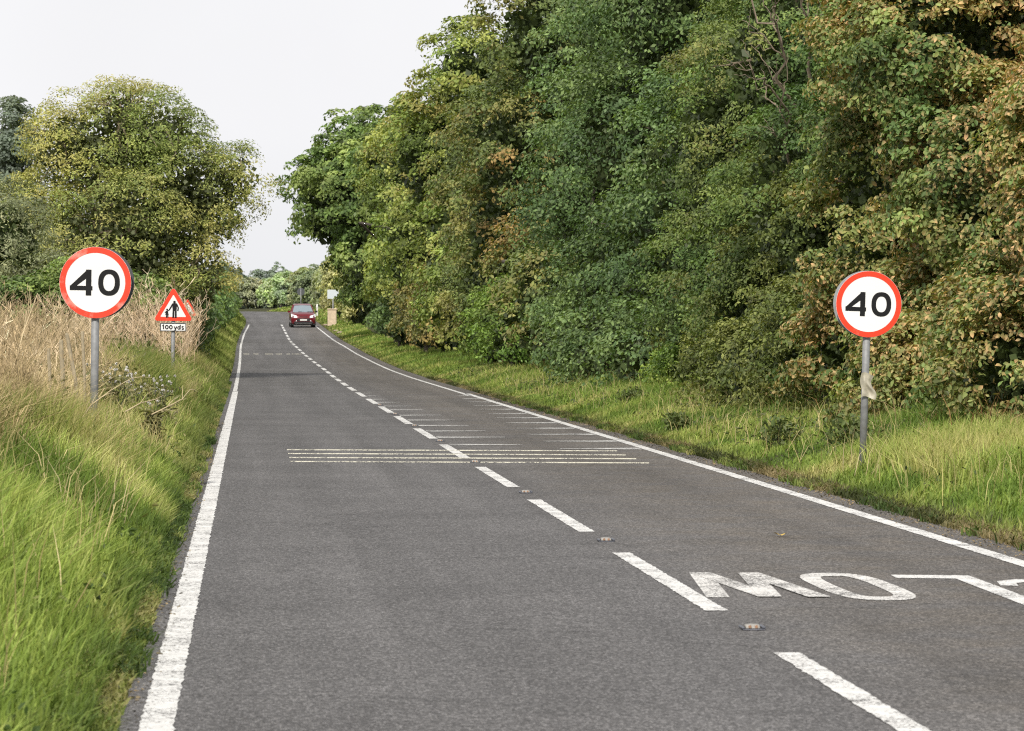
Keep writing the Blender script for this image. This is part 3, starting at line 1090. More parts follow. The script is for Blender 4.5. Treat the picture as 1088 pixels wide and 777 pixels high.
# darker trees standing behind the front rank
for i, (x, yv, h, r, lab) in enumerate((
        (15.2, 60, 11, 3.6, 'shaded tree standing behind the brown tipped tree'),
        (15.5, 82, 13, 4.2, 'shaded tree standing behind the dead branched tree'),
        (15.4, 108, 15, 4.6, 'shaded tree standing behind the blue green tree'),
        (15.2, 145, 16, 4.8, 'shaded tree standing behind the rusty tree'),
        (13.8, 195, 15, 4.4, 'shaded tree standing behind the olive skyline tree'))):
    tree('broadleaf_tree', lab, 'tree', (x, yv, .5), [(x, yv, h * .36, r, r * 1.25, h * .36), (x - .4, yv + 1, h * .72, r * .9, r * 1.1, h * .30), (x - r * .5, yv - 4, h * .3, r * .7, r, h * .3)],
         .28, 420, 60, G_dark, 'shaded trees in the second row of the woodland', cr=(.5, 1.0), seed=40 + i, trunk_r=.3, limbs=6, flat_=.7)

# bare dead branches in the dark tree
deadroot = empty('dead_branch', (9.8, 64.6, 5.0), label='forked bare grey dead branch sticking out of the dark small leaved tree', cat='branch')
segs = []
B = np.array([9.8, 64.6, 5.0])
def twig(a, b, r0, depth):
    p, r = limb(a, b, r0, r0 * .45, .03, 6, .05)
    segs.append(([tuple(np.array(q) - B) for q in p], r))
    if depth:
        for f in (.45, .65, .8, 1.0):
            q = np.array(p[int(f * 6)])
            d = np.array(b) - np.array(a)
            L = np.linalg.norm(d)
            e = q + nrm(d / L + rdir(1)[0] * .9 + UP * .25) * L * rng.uniform(.3, .55)
            twig(q, e, r0 * .5, depth - 1)
twig((9.6, 65.5, 4.2), (8.75, 63.9, 5.9), .035, 2)
twig((9.5, 65.2, 5.6), (8.55, 64.2, 7.5), .035, 2)
twig((9.8, 65.2, 5.8), (9.35, 63.6, 7.5), .035, 2)
tubes_np(segs, 5).build('bare_limb', M_dead, deadroot, smooth=True)

# ---- left side
tree('ash_tree', 'large olive green ash tree on the left with drooping pale branches', 'tree', (-5.0, 131, .6),
     [(-4.6, 128, 4.2, 2.9, 3.6, 3.0), (-3.0, 130, 6.0, 2.9, 3.4, 2.4), (-5.2, 130, 7.6, 2.6, 3.2, 2.3), (-1.5, 131, 6.0, 1.7, 2.4, 2.0), (-3.6, 130, 8.4, 1.9, 2.6, 1.5), (-7.0, 131, 4.5, 2.0, 3, 2.8), (-2.0, 129, 3.6, 1.5, 2.6, 1.7), (-4.4, 129, 9.2, 1.0, 1.4, .9), (-2.6, 130, 8.2, 1.2, 1.6, 1.0), (-.4, 131, 6.9, .9, 1.4, 1.1), (-6.4, 130, 8.0, 1.3, 2, 1.3)],
     .115, 700, 72, [(.125, .160, .042), (.205, .222, .060), (.285, .265, .088)], cr=(.35, .75), seed=20, trunk_r=.32, limbs=70, bark=M_palebark, aspect=.4, flat_=.7,
     tint=tint_patch((.30, .26, .09), .75, 1.2, 37, .4), haze=.02, fillcol=(.06, .07, .025))
tree('dense_hedge', 'dark shaded hedge beneath the ash tree along the left side of the road', 'hedge', (-3.0, 140, .5),
     [(-2.9, 132, 1.6, 1.0, 5, 1.5), (-2.9, 145, 2.0, 1.1, 7, 1.9), (-3.0, 160, 2.0, 1.1, 8, 1.9), (-3.2, 180, 2.2, 1.2, 10, 1.9)], .16, 420, 75, G_dark, cr=(.3, .65), seed=21, trunk_r=.07, limbs=10)
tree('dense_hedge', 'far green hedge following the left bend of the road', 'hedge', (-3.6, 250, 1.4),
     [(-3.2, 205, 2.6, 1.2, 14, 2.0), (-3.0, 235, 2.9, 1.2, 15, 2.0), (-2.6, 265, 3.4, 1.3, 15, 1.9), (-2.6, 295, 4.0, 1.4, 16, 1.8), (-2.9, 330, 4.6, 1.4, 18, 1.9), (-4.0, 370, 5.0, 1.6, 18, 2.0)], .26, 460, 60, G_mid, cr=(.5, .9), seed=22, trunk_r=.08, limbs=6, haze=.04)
tree('willow_shrub', 'greyish green loose willow bush at the left edge below the far dark tree', 'shrub', (-7.6, 112, .6),
     [(-7.2, 110, 3.4, 1.5, 2.5, 2.6), (-8.6, 113, 3.6, 2.0, 3, 2.5), (-6.0, 108, 2.2, 1.3, 2, 1.6)], .13, 260, 85, G_grey, cr=(.35, .7), seed=23, trunk_r=.1, limbs=18, aspect=.3)
tree('leafy_shrub', 'low green bush behind the left 40 sign at the foot of the ash', 'shrub', (-4.8, 106, .6),
     [(-4.8, 105, 2.0, 1.5, 2.5, 1.5), (-3.4, 108, 1.9, 1.2, 2.4, 1.3), (-6.2, 104, 1.8, 1.2, 2, 1.2)], .12, 260, 85, [(0.074, 0.111, 0.0333), (0.1147, 0.1573, 0.0444), (0.1665, 0.2035, 0.0555)], cr=(.3, .6), seed=24, trunk_r=.08, limbs=10)
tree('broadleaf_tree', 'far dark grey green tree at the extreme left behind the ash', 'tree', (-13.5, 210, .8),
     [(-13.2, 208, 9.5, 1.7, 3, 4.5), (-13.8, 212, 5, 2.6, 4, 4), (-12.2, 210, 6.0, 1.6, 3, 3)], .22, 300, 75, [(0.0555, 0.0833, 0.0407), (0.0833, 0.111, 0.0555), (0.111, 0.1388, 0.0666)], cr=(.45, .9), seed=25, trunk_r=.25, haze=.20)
tree('leafy_shrub', 'tall mixed thicket closing the field behind the ash tree', 'shrub', (-8.5, 160, .6),
     [(-9.5, 160, 3.5, 3, 6, 3.2), (-6, 165, 3.5, 2.5, 6, 3.2)], .2, 300, 65, G_mid, cr=(.5, .9), seed=26, trunk_r=.1, limbs=8)

# ---- beyond the bend
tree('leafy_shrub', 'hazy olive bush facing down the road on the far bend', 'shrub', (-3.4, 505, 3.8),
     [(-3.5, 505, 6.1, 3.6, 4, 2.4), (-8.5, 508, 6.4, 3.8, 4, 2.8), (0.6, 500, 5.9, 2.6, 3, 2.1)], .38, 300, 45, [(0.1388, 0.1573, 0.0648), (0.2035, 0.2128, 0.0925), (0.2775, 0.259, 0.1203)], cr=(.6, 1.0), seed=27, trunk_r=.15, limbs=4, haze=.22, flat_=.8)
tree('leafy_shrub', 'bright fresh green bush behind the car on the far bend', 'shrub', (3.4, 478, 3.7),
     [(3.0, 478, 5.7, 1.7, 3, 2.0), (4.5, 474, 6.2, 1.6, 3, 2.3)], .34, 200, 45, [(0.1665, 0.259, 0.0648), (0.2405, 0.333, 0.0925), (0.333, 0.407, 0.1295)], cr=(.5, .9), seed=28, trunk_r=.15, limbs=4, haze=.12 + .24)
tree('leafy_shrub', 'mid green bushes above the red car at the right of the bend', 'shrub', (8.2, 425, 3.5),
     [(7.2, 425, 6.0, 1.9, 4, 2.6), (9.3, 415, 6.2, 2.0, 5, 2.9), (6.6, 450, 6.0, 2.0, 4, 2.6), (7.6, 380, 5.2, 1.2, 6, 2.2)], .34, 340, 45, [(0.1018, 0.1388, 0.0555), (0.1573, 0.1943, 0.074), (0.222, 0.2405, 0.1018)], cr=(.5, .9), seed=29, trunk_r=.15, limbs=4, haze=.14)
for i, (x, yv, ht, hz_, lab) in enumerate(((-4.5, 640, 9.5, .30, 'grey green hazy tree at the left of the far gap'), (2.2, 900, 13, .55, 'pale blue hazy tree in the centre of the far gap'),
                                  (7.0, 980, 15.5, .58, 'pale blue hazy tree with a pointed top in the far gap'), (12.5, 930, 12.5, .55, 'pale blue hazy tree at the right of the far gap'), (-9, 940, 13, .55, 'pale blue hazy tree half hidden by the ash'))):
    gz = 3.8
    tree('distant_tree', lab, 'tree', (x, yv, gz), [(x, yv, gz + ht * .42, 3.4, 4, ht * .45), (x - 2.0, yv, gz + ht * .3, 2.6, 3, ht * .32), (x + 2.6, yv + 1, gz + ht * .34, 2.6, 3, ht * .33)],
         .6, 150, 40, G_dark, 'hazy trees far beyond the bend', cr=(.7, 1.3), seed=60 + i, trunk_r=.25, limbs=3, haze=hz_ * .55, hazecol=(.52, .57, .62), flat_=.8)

# ------------------------------------------------------------------ grass
def blades(P, h, wd, col, lean=.35, wind=(.25, -.1), tipcol=None, segs=True):
    n = len(P)
    h = np.asarray(h)[:, None]
    wd = np.asarray(wd)[:, None]
    a = rng.uniform(0, 2 * PI, n)
    side = np.stack([np.cos(a), np.sin(a) * .6, np.zeros(n)], 1)
    b = field(P, 9.0, 401) * 3.0 + rng.normal(0, 1.6, n)
    ln = (np.stack([np.cos(b), np.sin(b), np.zeros(n)], 1) * (.2 + rng.random((n, 1)) ** 1.4 * 1.7) + np.array([*wind, 0]) * .7) * lean
    mid = P + h * (UP * .55 + ln * .35)
    tip = P + h * (UP * (.98 - .25 * np.linalg.norm(ln, axis=1, keepdims=True)) + ln * 1.15)
    V = np.stack([P - side * wd / 2, P + side * wd / 2, mid - side * wd * .42, mid + side * wd * .42, tip], 1).reshape(-1, 3)
    i = np.arange(n)[:, None] * 5
    Q = i + np.array([0, 1, 3, 2])
    T = i + np.array([2, 3, 4])
    c = np.repeat(col, 5, 0)
    return V, Q, T, c


def grass_obj(name, label, parts, mat=None):
    Vs, Qs, Ts, Cs, off = [], [], [], [], 0
    for V, Q, T, c in parts:
        Vs.append(V); Qs.append(Q + off); Ts.append(T + off); Cs.append(c)
        off += len(V)
    o = np_mesh(name, np.concatenate(Vs), np.concatenate(Qs), np.concatenate(Ts), mat=mat or M_grass, col=np.concatenate(Cs))
    return tag(o, label, 'grass', kind='stuff')


def strip_pts(side, t0, t1, y0, y1, n, edge_bias=1.0):
    y = rng.uniform(y0, y1, n)
    t = t0 + (t1 - t0) * rng.random(n) ** edge_bias
    x = XL(y) - EL - t if side < 0 else XR(y) + ER + t
    z = ground_z(x, y)
    return np.stack([x, y, z], 1), t


def gcol(P, pal, seed, freq=1.2, var=.22):
    return mixpal(P, np.zeros(len(P), int), 1, pal, seed, var, 0, freq)


PG = [(.105, .160, .028), (.200, .275, .055), (.315, .370, .095), (.46, .45, .18)]
PE = [(.045, .075, .018), (.09, .14, .030), (.17, .21, .05), (.27, .25, .10)]
PR = [(.110, .180, .032), (.200, .290, .055), (.310, .370, .090), (.44, .41, .16)]
parts = []
# left verge: lush, taller close by
for y0, y1, t1, n, hw in ((11, 18, 1.6, 12000, .015), (18, 28, 2.4, 20000, .015), (28, 42, 2.8, 26000, .014), (42, 70, 3.2, 36000, .014), (70, 130, 3.6, 34000, .020), (130, 240, 2.2, 20000, .035), (240, 420, 2.2, 14000, .07)):
    P, t = strip_pts(-1, .02, t1, y0, y1, n, 1.15)
    hn = 1 + .35 * field(P, 1.3, 71)
    h = (np.interp(t, [0, .25, .8, 2, 3], [.14, .25, .36, .38, .34]) * hn).clip(.1, .8) * rng.uniform(.55, 1.3, n)
    c = gcol(P, PG, 72)
    ce = gcol(P, PE, 73)
    e = np.clip(1 - (t - .02) / .28, 0, 1)[:, None] * .8
    c = c * (1 - e) + ce * e
    if y0 >= 42: c = c * .75 + np.array([.17, .155, .06]) * .25
    parts.append(blades(P, h, hw * rng.uniform(.6, 1.4, n), c * 1.12, .34, (.35, -.15)))
# low creeping weeds right at the edge of the tarmac
for y0, y1, n in ((11, 40, 14000), (40, 120, 12000)):
    P, t = strip_pts(-1, -.10, .25, y0, y1, n, 1.0)
    P[:, 2] = np.maximum(P[:, 2], 0.0)
    c = gcol(P, PE, 74)
    parts.append(blades(P, .05 + .13 * rng.random(n) * (t + .12) * 3, .016 * rng.uniform(.6, 1.4, n), c, .9, (.3, 0)))
for y0, y1, t0, t1, n in ((11, 30, .3, 2.0, 420), (30, 75, .3, 2.6, 1500), (75, 130, .3, 3, 1500)):
    P, t = strip_pts(-1, t0, t1, y0, y1, n)
    parts.append(blades(P, rng.uniform(.4, .78, n), np.full(n, .008), gcol(P, [(.40, .36, .15), (.52, .42, .22), (.6, .5, .3)], 83), .55, (.2, -.1)))
for y0, y1, t0, t1, n, h0, h1 in ((34.5, 39.6, .45, 1.9, 5600, .44, .72), (64, 74.6, .5, 2.0, 6000, .62, .98), (106, 118, .5, 2.0, 2500, .5, .8)):
    P, t = strip_pts(-1, t0, t1, y0, y1, n)
    f_ = (1 + .25 * field(P, 1.6, 88)) * np.interp(t, [t0, t0 + .45], [.55, 1])
    parts.append(blades(P, rng.uniform(h0, h1, n) * f_, .011 * rng.uniform(.6, 1.5, n), gcol(P, [(.13, .18, .04), (.25, .28, .07), (.42, .37, .16), (.52, .43, .24)], 89), .38, (.2, -.1)))
grass_obj('verge_grass', 'lush green grass growing along the left verge', parts)
parts = []
for y0, y1, t1, n, hw in ((13, 26, 3.2, 12000, .014), (26, 45, 3.2, 34000, .0125), (45, 70, 3.6, 42000, .014), (70, 110, 3.4, 40000, .018), (110, 180, 3.0, 30000, .028), (180, 300, 2.2, 16000, .05), (300, 430, 3, 9000, .09)):
    P, t = strip_pts(1, .02, t1, y0, y1, n, .9)
    hn = 1 + .35 * field(P, 1.1, 75)
    h = (np.interp(t, [0, .3, 1, 2.2, 2.8, 3.6], [.06, .12, .20, .25, .34, .40]) * hn).clip(.05, .7) * rng.uniform(.5, 1.3, n)
    c = gcol(P, PR, 76)
    e = np.clip(1 - t / .5, 0, 1)[:, None] * .6
    c = c * (1 - e) + gcol(P, [(.06, .07, .02), (.16, .14, .06), (.25, .2, .1)], 77) * e
    parts.append(blades(P, h, hw * rng.uniform(.6, 1.4, n), c, .55, (.3, -.1)))
for y0, y1, n in ((26, 60, 9000), (60, 130, 9000)):
    P, t = strip_pts(1, -.06, .2, y0, y1, n)
    P[:, 2] = np.maximum(P[:, 2], 0.0)
    parts.append(blades(P, .03 + .07 * rng.random(n), .016 * rng.uniform(.6, 1.4, n), gcol(P, [(.05, .06, .02), (.13, .12, .05), (.24, .19, .1)], 78), .9, (.2, 0)))
for y0, y1, t0, t1, n in ((26, 60, .4, 3.2, 1100), (60, 120, .4, 3.2, 1100)):
    P, t = strip_pts(1, t0, t1, y0, y1, n)
    parts.append(blades(P, rng.uniform(.3, .62, n), np.full(n, .008), gcol(P, [(.40, .36, .15), (.52, .42, .22), (.6, .5, .3)], 84), .6, (.2, -.1)))
P, t = strip_pts(1, .75, 2.6, 36.5, 42.0, 5200)
parts.append(blades(P, rng.uniform(.30, .50, len(P)), .011 * rng.uniform(.6, 1.5, len(P)), gcol(P, PR, 90), .42, (.2, -.1)))
# tufts creeping over the tarmac edge
for side, y0, y1, n in ((-1, 11, 60, 16000), (1, 26, 90, 16000)):
    P, t = strip_pts(side, -.16, .05, y0, y1, n, .6)
    P = P[(field(P * np.array([.6, 1, 1]), 3.0, 85) + rng.normal(0, .25, n)) > .55]
    P[:, 2] = np.maximum(P[:, 2], ZR(P[:, 1]))
    parts.append(blades(P, rng.uniform(.03, .13, len(P)), .013 * rng.uniform(.6, 1.5, len(P)), gcol(P, PE, 86), 1.0, (-.3 * side, 0)))
grass_obj('verge_grass', 'yellowish green grass growing along the right verge', parts)
# grit and leaf crumbs swept to the edges of the tarmac
P = np.concatenate([strip_pts(-1, -.25, .06, 11, 70, 9000, .5)[0], strip_pts(1, -.40, .06, 24, 100, 12000, .5)[0]])
P[:, 2] = ZR(P[:, 1]) + .004
V, Q, k = leaves_geo(P, nrm(rdir(len(P)) * .5 + UP), .008 + .022 * rng.random(len(P)) ** 3, True, .8)
tag(np_mesh('grit', V, Q, mat=M_dry, col=np.repeat(gcol(P, [(.05, .045, .035), (.10, .085, .06), (.20, .16, .10), (.32, .24, .13)], 87), k, 0)), 'fine grit and leaf crumbs along the tarmac edges', 'grit', kind='stuff')
# undergrowth at the foot of the woodland
P, t = strip_pts(1, 2.7, 3.8, 78, 108, 4500)
P2, t2 = strip_pts(1, 2.4, 3.8, 42, 130, 2600)
P = np.concatenate([P, P2])
parts = [blades(P, rng.uniform(.25, .8, len(P)), .014 * rng.uniform(.6, 1.4, len(P)), gcol(P, [(.16, .09, .04), (.26, .16, .07), (.34, .26, .13)], 79), .7, (.1, -.1))]
grass_obj('dry_grass', 'brown dry grass at the foot of the right hand woodland', parts, M_dry)
# low broad leaved undergrowth mixed into both verges
Vs, Qs, Cs, off = [], [], [], 0
for side, t0, t1, y0, y1, n, hh, sz, pal in ((-1, 1.2, 6.0, 32, 62, 16000, .75, .05, [(.07, .09, .03), (.13, .14, .05), (.24, .20, .09)]), (-1, 1.2, 7.0, 62, 130, 16000, 1.0, .08, [(.07, .09, .03), (.13, .14, .05), (.24, .20, .09)]),
                                        (1, .5, 3.6, 36, 130, 9000, .3, .06, [(.06, .09, .03), (.10, .13, .045), (.16, .17, .07)]), (-1, .1, 1.4, 13, 60, 5000, .35, .05, PE)):
    P, t = strip_pts(side, t0, t1, y0, y1, n)
    keep = field(P, 1.0, 300) + .5 * field(P, 4.0, 301) > .25
    P = P[keep]
    g0 = P[:, 2].copy()
    P[:, 2] += rng.random(len(P)) ** .7 * hh * (.5 + .5 * rng.random(len(P)))
    V, Q, k = leaves_geo(P, nrm(rdir(len(P)) + UP * .6), sz * rng.uniform(.6, 1.5, len(P)), True, .45)
    Vs.append(V); Qs.append(Q + off); off += len(V)
    Cs.append(np.repeat(gcol(P, pal, 302), k, 0))
tag(np_mesh('undergrowth', np.concatenate(Vs), np.concatenate(Qs), mat=M_leaf, col=np.concatenate(Cs)), 'low leafy undergrowth mixed into the grass verges', 'undergrowth', kind='stuff')
# field of dry grass to the left
parts = []
for y0, y1, t0, t1, n, hw in ((28, 34, 1.5, 3.0, 3500, .009), (30, 50, 1.3, 4.0, 16000, .010), (50, 80, 1.5, 6.0, 20000, .013), (80, 150, 1.6, 12, 22000, .022)):
    P, t = strip_pts(-1, t0, t1, y0, y1, n, .8)
    parts.append(blades(P, rng.uniform(.35, .95, n), hw * rng.uniform(.6, 1.4, n), gcol(P, [(.14, .15, .04), (.30, .25, .11), (.46, .36, .19), (.56, .45, .27)], 80), .6, (.1, -.1)))
grass_obj('dry_grass', 'straw coloured dry grass covering the field left of the verge', parts, M_dry)


# ------------------------------------------------------------------ dead stalks
def strips(segs, wd, col):
    """segs: arrays A,B (n,3); flat ribbons"""
    A, B = segs
    n = len(A)
    d = nrm(B - A)
    s = nrm(np.cross(d, rdir(n) * np.array([.4, 1.5, .4])))
    wd = np.asarray(wd)[:, None]
    V = np.stack([A - s * wd / 2, A + s * wd / 2, B + s * wd * .35, B - s * wd * .35], 1).reshape(-1, 3)
    Q = np.arange(n)[:, None] * 4 + np.array([0, 1, 2, 3])
    return V, Q, np.repeat(col, 4, 0)


def stalks(P, h, wd, nbr=7, lean=.22, umb=.4):
    """dead umbels and docks: a bent stem, side shoots, fine seed twigs at the top"""
    A_, B_, W_, I_ = [], [], [], []
    n = len(P)
    b = rng.uniform(0, 2 * PI, n)
    ln = np.stack([np.cos(b), np.sin(b), np.zeros(n)], 1) * (rng.random((n, 1)) ** 1.3) * lean * 3.6
    prev = P
    ks = 4
    pts = [P]
    for k in range(1, ks + 1):
        f = k / ks
        p = P + h[:, None] * (UP * f * (1 - .12 * f) + ln * f ** 1.4) + rng.normal(0, .015, (n, 3)) * h[:, None]
        A_.append(prev); B_.append(p); W_.append(wd * (1.1 - .5 * f)); I_.append(np.arange(n))
        prev = p
        pts.append(p)
    pts = np.array(pts)
    for j in range(nbr):
        f = rng.uniform(.35, 1.0, n) * ks
        i = np.minimum(f.astype(int), ks - 1)
        fr = (f - i)[:, None]
        q = pts[i, np.arange(n)] * (1 - fr) + pts[i + 1, np.arange(n)] * fr
        d = nrm(rdir(n) * np.array([1, 1, .5]) + UP * 1.0)
        e = q + d * (h * rng.uniform(.10, .30, n))[:, None]
        A_.append(q); B_.append(e); W_.append(wd * .55); I_.append(np.arange(n))
        for t in range(3):
            d2 = nrm(d + rdir(n) * .7 + UP * .2)
            e2 = e + d2 * (h * rng.uniform(.04, .12, n))[:, None]
            A_.append(e); B_.append(e2); W_.append(wd * rng.uniform(.4, .9, n)); I_.append(np.arange(n))
    return np.concatenate(A_), np.concatenate(B_), np.concatenate(W_), np.concatenate(I_)


def stalk_mass(name, label, regions, pal, seed):
    Vs, Qs, Cs, off = [], [], [], 0
    for t0, t1, y0, y1, n, h0, h1, wd in regions:
        P, t = strip_pts(-1, t0, t1, y0, y1, n, .9)
        keep = field(P, .8, seed) > -.75
        P = P[keep]
        n = len(P)
        h = rng.uniform(h0, h1, n) * (1 + .2 * field(P, .7, seed + 1))
        A, B, W, I = stalks(P, h, wd * rng.uniform(.6, 1.4, n))
        col = gcol(P, pal, seed + 2)[I] * rng.uniform(.8, 1.2, (len(I), 1))
        V, Q, c = strips((A, B), W, col)
        Vs.append(V); Qs.append(Q + off); Cs.append(c)
        off += len(V)
    o = np_mesh(name, np.concatenate(Vs), np.concatenate(Qs), mat=M_dry, col=np.concatenate(Cs))
    return tag(o, label, 'weeds', kind='stuff')


PD = [(.38, .29, .17), (.54, .42, .27), (.68, .55, .38), (.76, .64, .47)]
stalk_mass('dry_weeds', 'tangle of tan dead weed stalks around the left 40 sign',
           [(1.5, 4.6, 45, 62, 480, .8, 1.4, .009), (2.6, 4.6, 40, 45, 80, .6, 1.1, .009), (1.6, 3.2, 38.5, 41.2, 150, .35, .62, .008), (1.7, 3.0, 31, 38.5, 200, .35, .75, .008), (1.5, 2.6, 37, 41, 220, .5, .95, .008), (1.9, 3.2, 34, 42, 120, .6, 1.1, .008), (3.2, 7.5, 60, 95, 420, .8, 1.6, .012)], PD, 90)
stalk_mass('dry_weeds', 'tall tan dead weeds standing behind the triangle sign', [(.9, 3.8, 84, 122, 620, 1.1, 1.9, .014)], [(.44, .32, .20), (.60, .46, .32), (.72, .58, .43)], 95)


def single_stalk(label, pts, r, nb, seed):
    P0 = np.array(pts[0])
    root = empty('dead_stalk', tuple(P0), label=label, cat='plant', group='pale dead stalks left of the road')
    m = MB()
    pp = [np.array(p) - P0 for p in pts]
    n = len(pp)
    m.tube([tuple(p) for p in pp], [r * (1 - .6 * i / (n - 1)) for i in range(n)], 5)
    m.build('stem', M_stalk, root)
    for k in range(nb):
        m = MB()
        i = 1 + k % (n - 1)
        a = pp[i] * .5 + pp[i - 1] * .5 if k % 2 else pp[i]
        d = nrm(nrm(pp[i] - pp[i - 1]) + rdir(1)[0] * .7)
        b = a + d * rng.uniform(.12, .3)
        m.tube([tuple(a), tuple((a + b) / 2 + UP * .015), tuple(b)], [r * .45, r * .35, r * .2], 4)
        m.build('side_shoot', M_stalk, root)


M_stalk = simple('pale_stalk', (.56, .45, .27), .8, var=.2, scale=12)
def WP(u, v, d):
    return ((u - 266) * d / 4000, d, 1.75 + (348 - v) * d / 4000)
single_stalk('tall pale dead stalk slanting up at the left edge', [WP(-6, 480, 39), WP(8, 430, 39.2), WP(18, 385, 39.4), WP(28, 350, 39.6), WP(42, 312, 39.8)], .010, 6, 1)
single_stalk('short upright pale dead stalk right of the tall slanting one', [WP(30, 462, 41), WP(34, 430, 41), WP(38, 400, 41.2), WP(44, 378, 41.4)], .010, 8, 2)
single_stalk('broken pale stalk leaning right from the foot of the left 40 sign', [WP(84, 450, 38.6), WP(98, 430, 38.7), WP(118, 415, 38.9), WP(140, 402, 39.2)], .008, 4, 3)
single_stalk('bleached stalk lying over the grass right of the left 40 sign', [WP(134, 437, 37.5), WP(150, 428, 37.7), WP(166, 424, 38), WP(174, 420, 38.3)], .007, 5, 4)
single_stalk('bleached fallen stalk nearest the road among the verge grass', [WP(162, 440, 37.2), WP(178, 432, 37.4), WP(194, 424, 37.6), WP(202, 414, 37.9)], .007, 5, 5)

# seeding thistles with pale tufts
M_tuft = simple('thistle_down', (.58, .56, .52), .95, var=.2, scale=30)
M_stem = simple('thistle_stem', (.09, .11, .05), .8, var=.2)


def thistle(label, x, y, h, spread, nh, seed):
    z = float(ground_z(x, y))
    root = empty('thistle', (x, y, z), label=label, cat='plant', group='seeding thistles left of the road')
    ms, mt = MB(), []
    for k in range(nh):
        a = rng.uniform(0, 2 * PI)
        r = spread * math.sqrt(rng.random())
        b = np.array([r * math.cos(a), r * math.sin(a), h * rng.uniform(.65, 1.0)])
        p, rr = limb((r * .3 * math.cos(a), r * .3 * math.sin(a), 0), b, .006, .003, .05, 4, .04)
        ms.tube(p, rr, 4)
        nb = 26
        d = nrm(rdir(nb) + UP * .5)
        P = b + d * .013
        V, Q, kk = leaves_geo(P, rdir(nb), np.full(nb, .024), False, .7)
        np_mesh('seed_head', V, Q, mat=M_tuft, parent=root)
    ms.build('stem', M_stem, root)
    # spiny leaves
    n = 420
    P = np.stack([rng.normal(0, spread * .5, n), rng.normal(0, spread * .5, n), rng.uniform(.1, h * .8, n)], 1)
    V, Q, kk = leaves_geo(P, nrm(rdir(n) + UP), rng.uniform(.06, .13, n), True, .35)
    np_mesh('foliage', V, Q, mat=M_leaf, parent=root, col=np.repeat(gcol(P, [(.12, .15, .05), (.22, .22, .10), (.34, .29, .16)], 5), 6, 0))


thistle('clump of thistles with white fluffy seed heads nearest the triangle sign', -1.42, 52, .82, .42, 40, 1)
thistle('clump of fluffy seeding thistles just right of the left 40 sign pole', -1.85, 50, .80, .42, 34, 2)
thistle('single small fluffy thistle closest to the road', -1.22, 47.5, .62, .10, 6, 3)

# dark broad leaved weeds on the right verge
for i, (x, y, s, lab) in enumerate(((7.0, 49.5, .30, 'dark dock weed on the right verge left of the 40 sign'), (7.45, 46.5, .33, 'spreading dark weed in front of the right 40 sign pole'),
                                    (6.7, 59, .24, 'dark weed on the right verge near the yellow bars'), (7.3, 72, .30, 'dark weed on the right verge farthest up the road'))):
    z = float(ground_z(x, y))
    root = empty('dock_weed', (x, y, z), label=lab, cat='plant', group='dark weeds on the right verge')
    n = 260
    d = rdir(n)
    P = d * np.array([s, s * 1.2, s * .75]) * (rng.random((n, 1)) ** .5) + UP * s * .7
    P[:, 2] = np.abs(P[:, 2])
    V, Q, k = leaves_geo(P, nrm(rdir(n) + UP * .7), rng.uniform(.05, .12, n), True, .45)
    np_mesh('foliage', V, Q, mat=M_leaf, parent=root, col=np.repeat(gcol(P, [(.06, .09, .03), (.10, .14, .045), (.16, .19, .07)], 6), k, 0))
    m = MB()
    for k in range(7):
        a = rng.uniform(0, 2 * PI)
        m.tube(limb((0, 0, 0), (s * .6 * math.cos(a), s * .6 * math.sin(a), s * rng.uniform(.8, 1.5)), .006, .003, .05, 4)[0], .005, 4)
    m.build('stem', M_stem, root)
# fallen dead wood at the hedge foot behind the right sign
segs = [([WP(958, 478, 46), WP(978, 462, 46.5), WP(996, 452, 47)], [.03, .045, .03])]
o = tubes_np([([tuple(np.array(p) - np.array(WP(955, 470, 46))) for p in ps], r) for ps, r in segs], 7).build('dead_log', M_dead, None, smooth=True)
o.location = WP(955, 470, 46)
tag(o, 'grey broken dead wood lying under the hedge right of the 40 sign', 'dead wood')

# ------------------------------------------------------------------ fence posts
M_post = simple('weathered_post', (.36, .30, .20), .9, var=.3, scale=12, bump=.4)
for i, (u, v, d, lab) in enumerate(((54.7, 370, 41.5, 'short weathered fence post, leftmost behind the 40 sign'), (68, 361, 42, 'thick weathered fence post, second from left'),
                                    (79, 354, 43.5, 'leaning weathered fence post, third from left'), (90.5, 352, 45, 'slim weathered fence post nearest the 40 sign pole'))):
    x, y, z = WP(u, v, d)
    g = float(ground_z(x, y))
    m = MB()
    tl = (.06 if i == 2 else .015)
    H = z - g
    r = (.019, .025, .022, .019)[i]
    m.tube([(tl * H, 0, -.3), (tl * H * .5, 0, H * .5), (-tl * H, 0, H - .02), (-tl * H, .0, H)], [r, r * .98, r * .95, r * .7], 9)
    o = m.build('fence_post', M_post)
    o.location = (x, y, g)
    tag(o, lab, 'fence post', 'old fence posts left of the road')

# ------------------------------------------------------------------ far road furniture
def far_sign(name, lab, u, d, zt, shape, mat, polemat):
    x = (u - 266) * d / 4000
    g = float(ground_z(x, d))
    r = empty(name, (x, d, g), label=lab, cat='road sign')
    m = MB()
    m.tube([(0, 0, -.2), (0, 0, zt - g - .05)], .05, 10)
    m.build('pole', polemat, r, smooth=True)
    m = MB()
    m.plate([(p[0], p[1] + zt - g - shape[1]) for p in shape[0]], .055, .08) if mat is M_backdark else m.plate([(p[0], p[1] + zt - g - shape[1]) for p in shape[0]], -.08, -.055)
    m.build('sign_plate', mat, r)
    return r


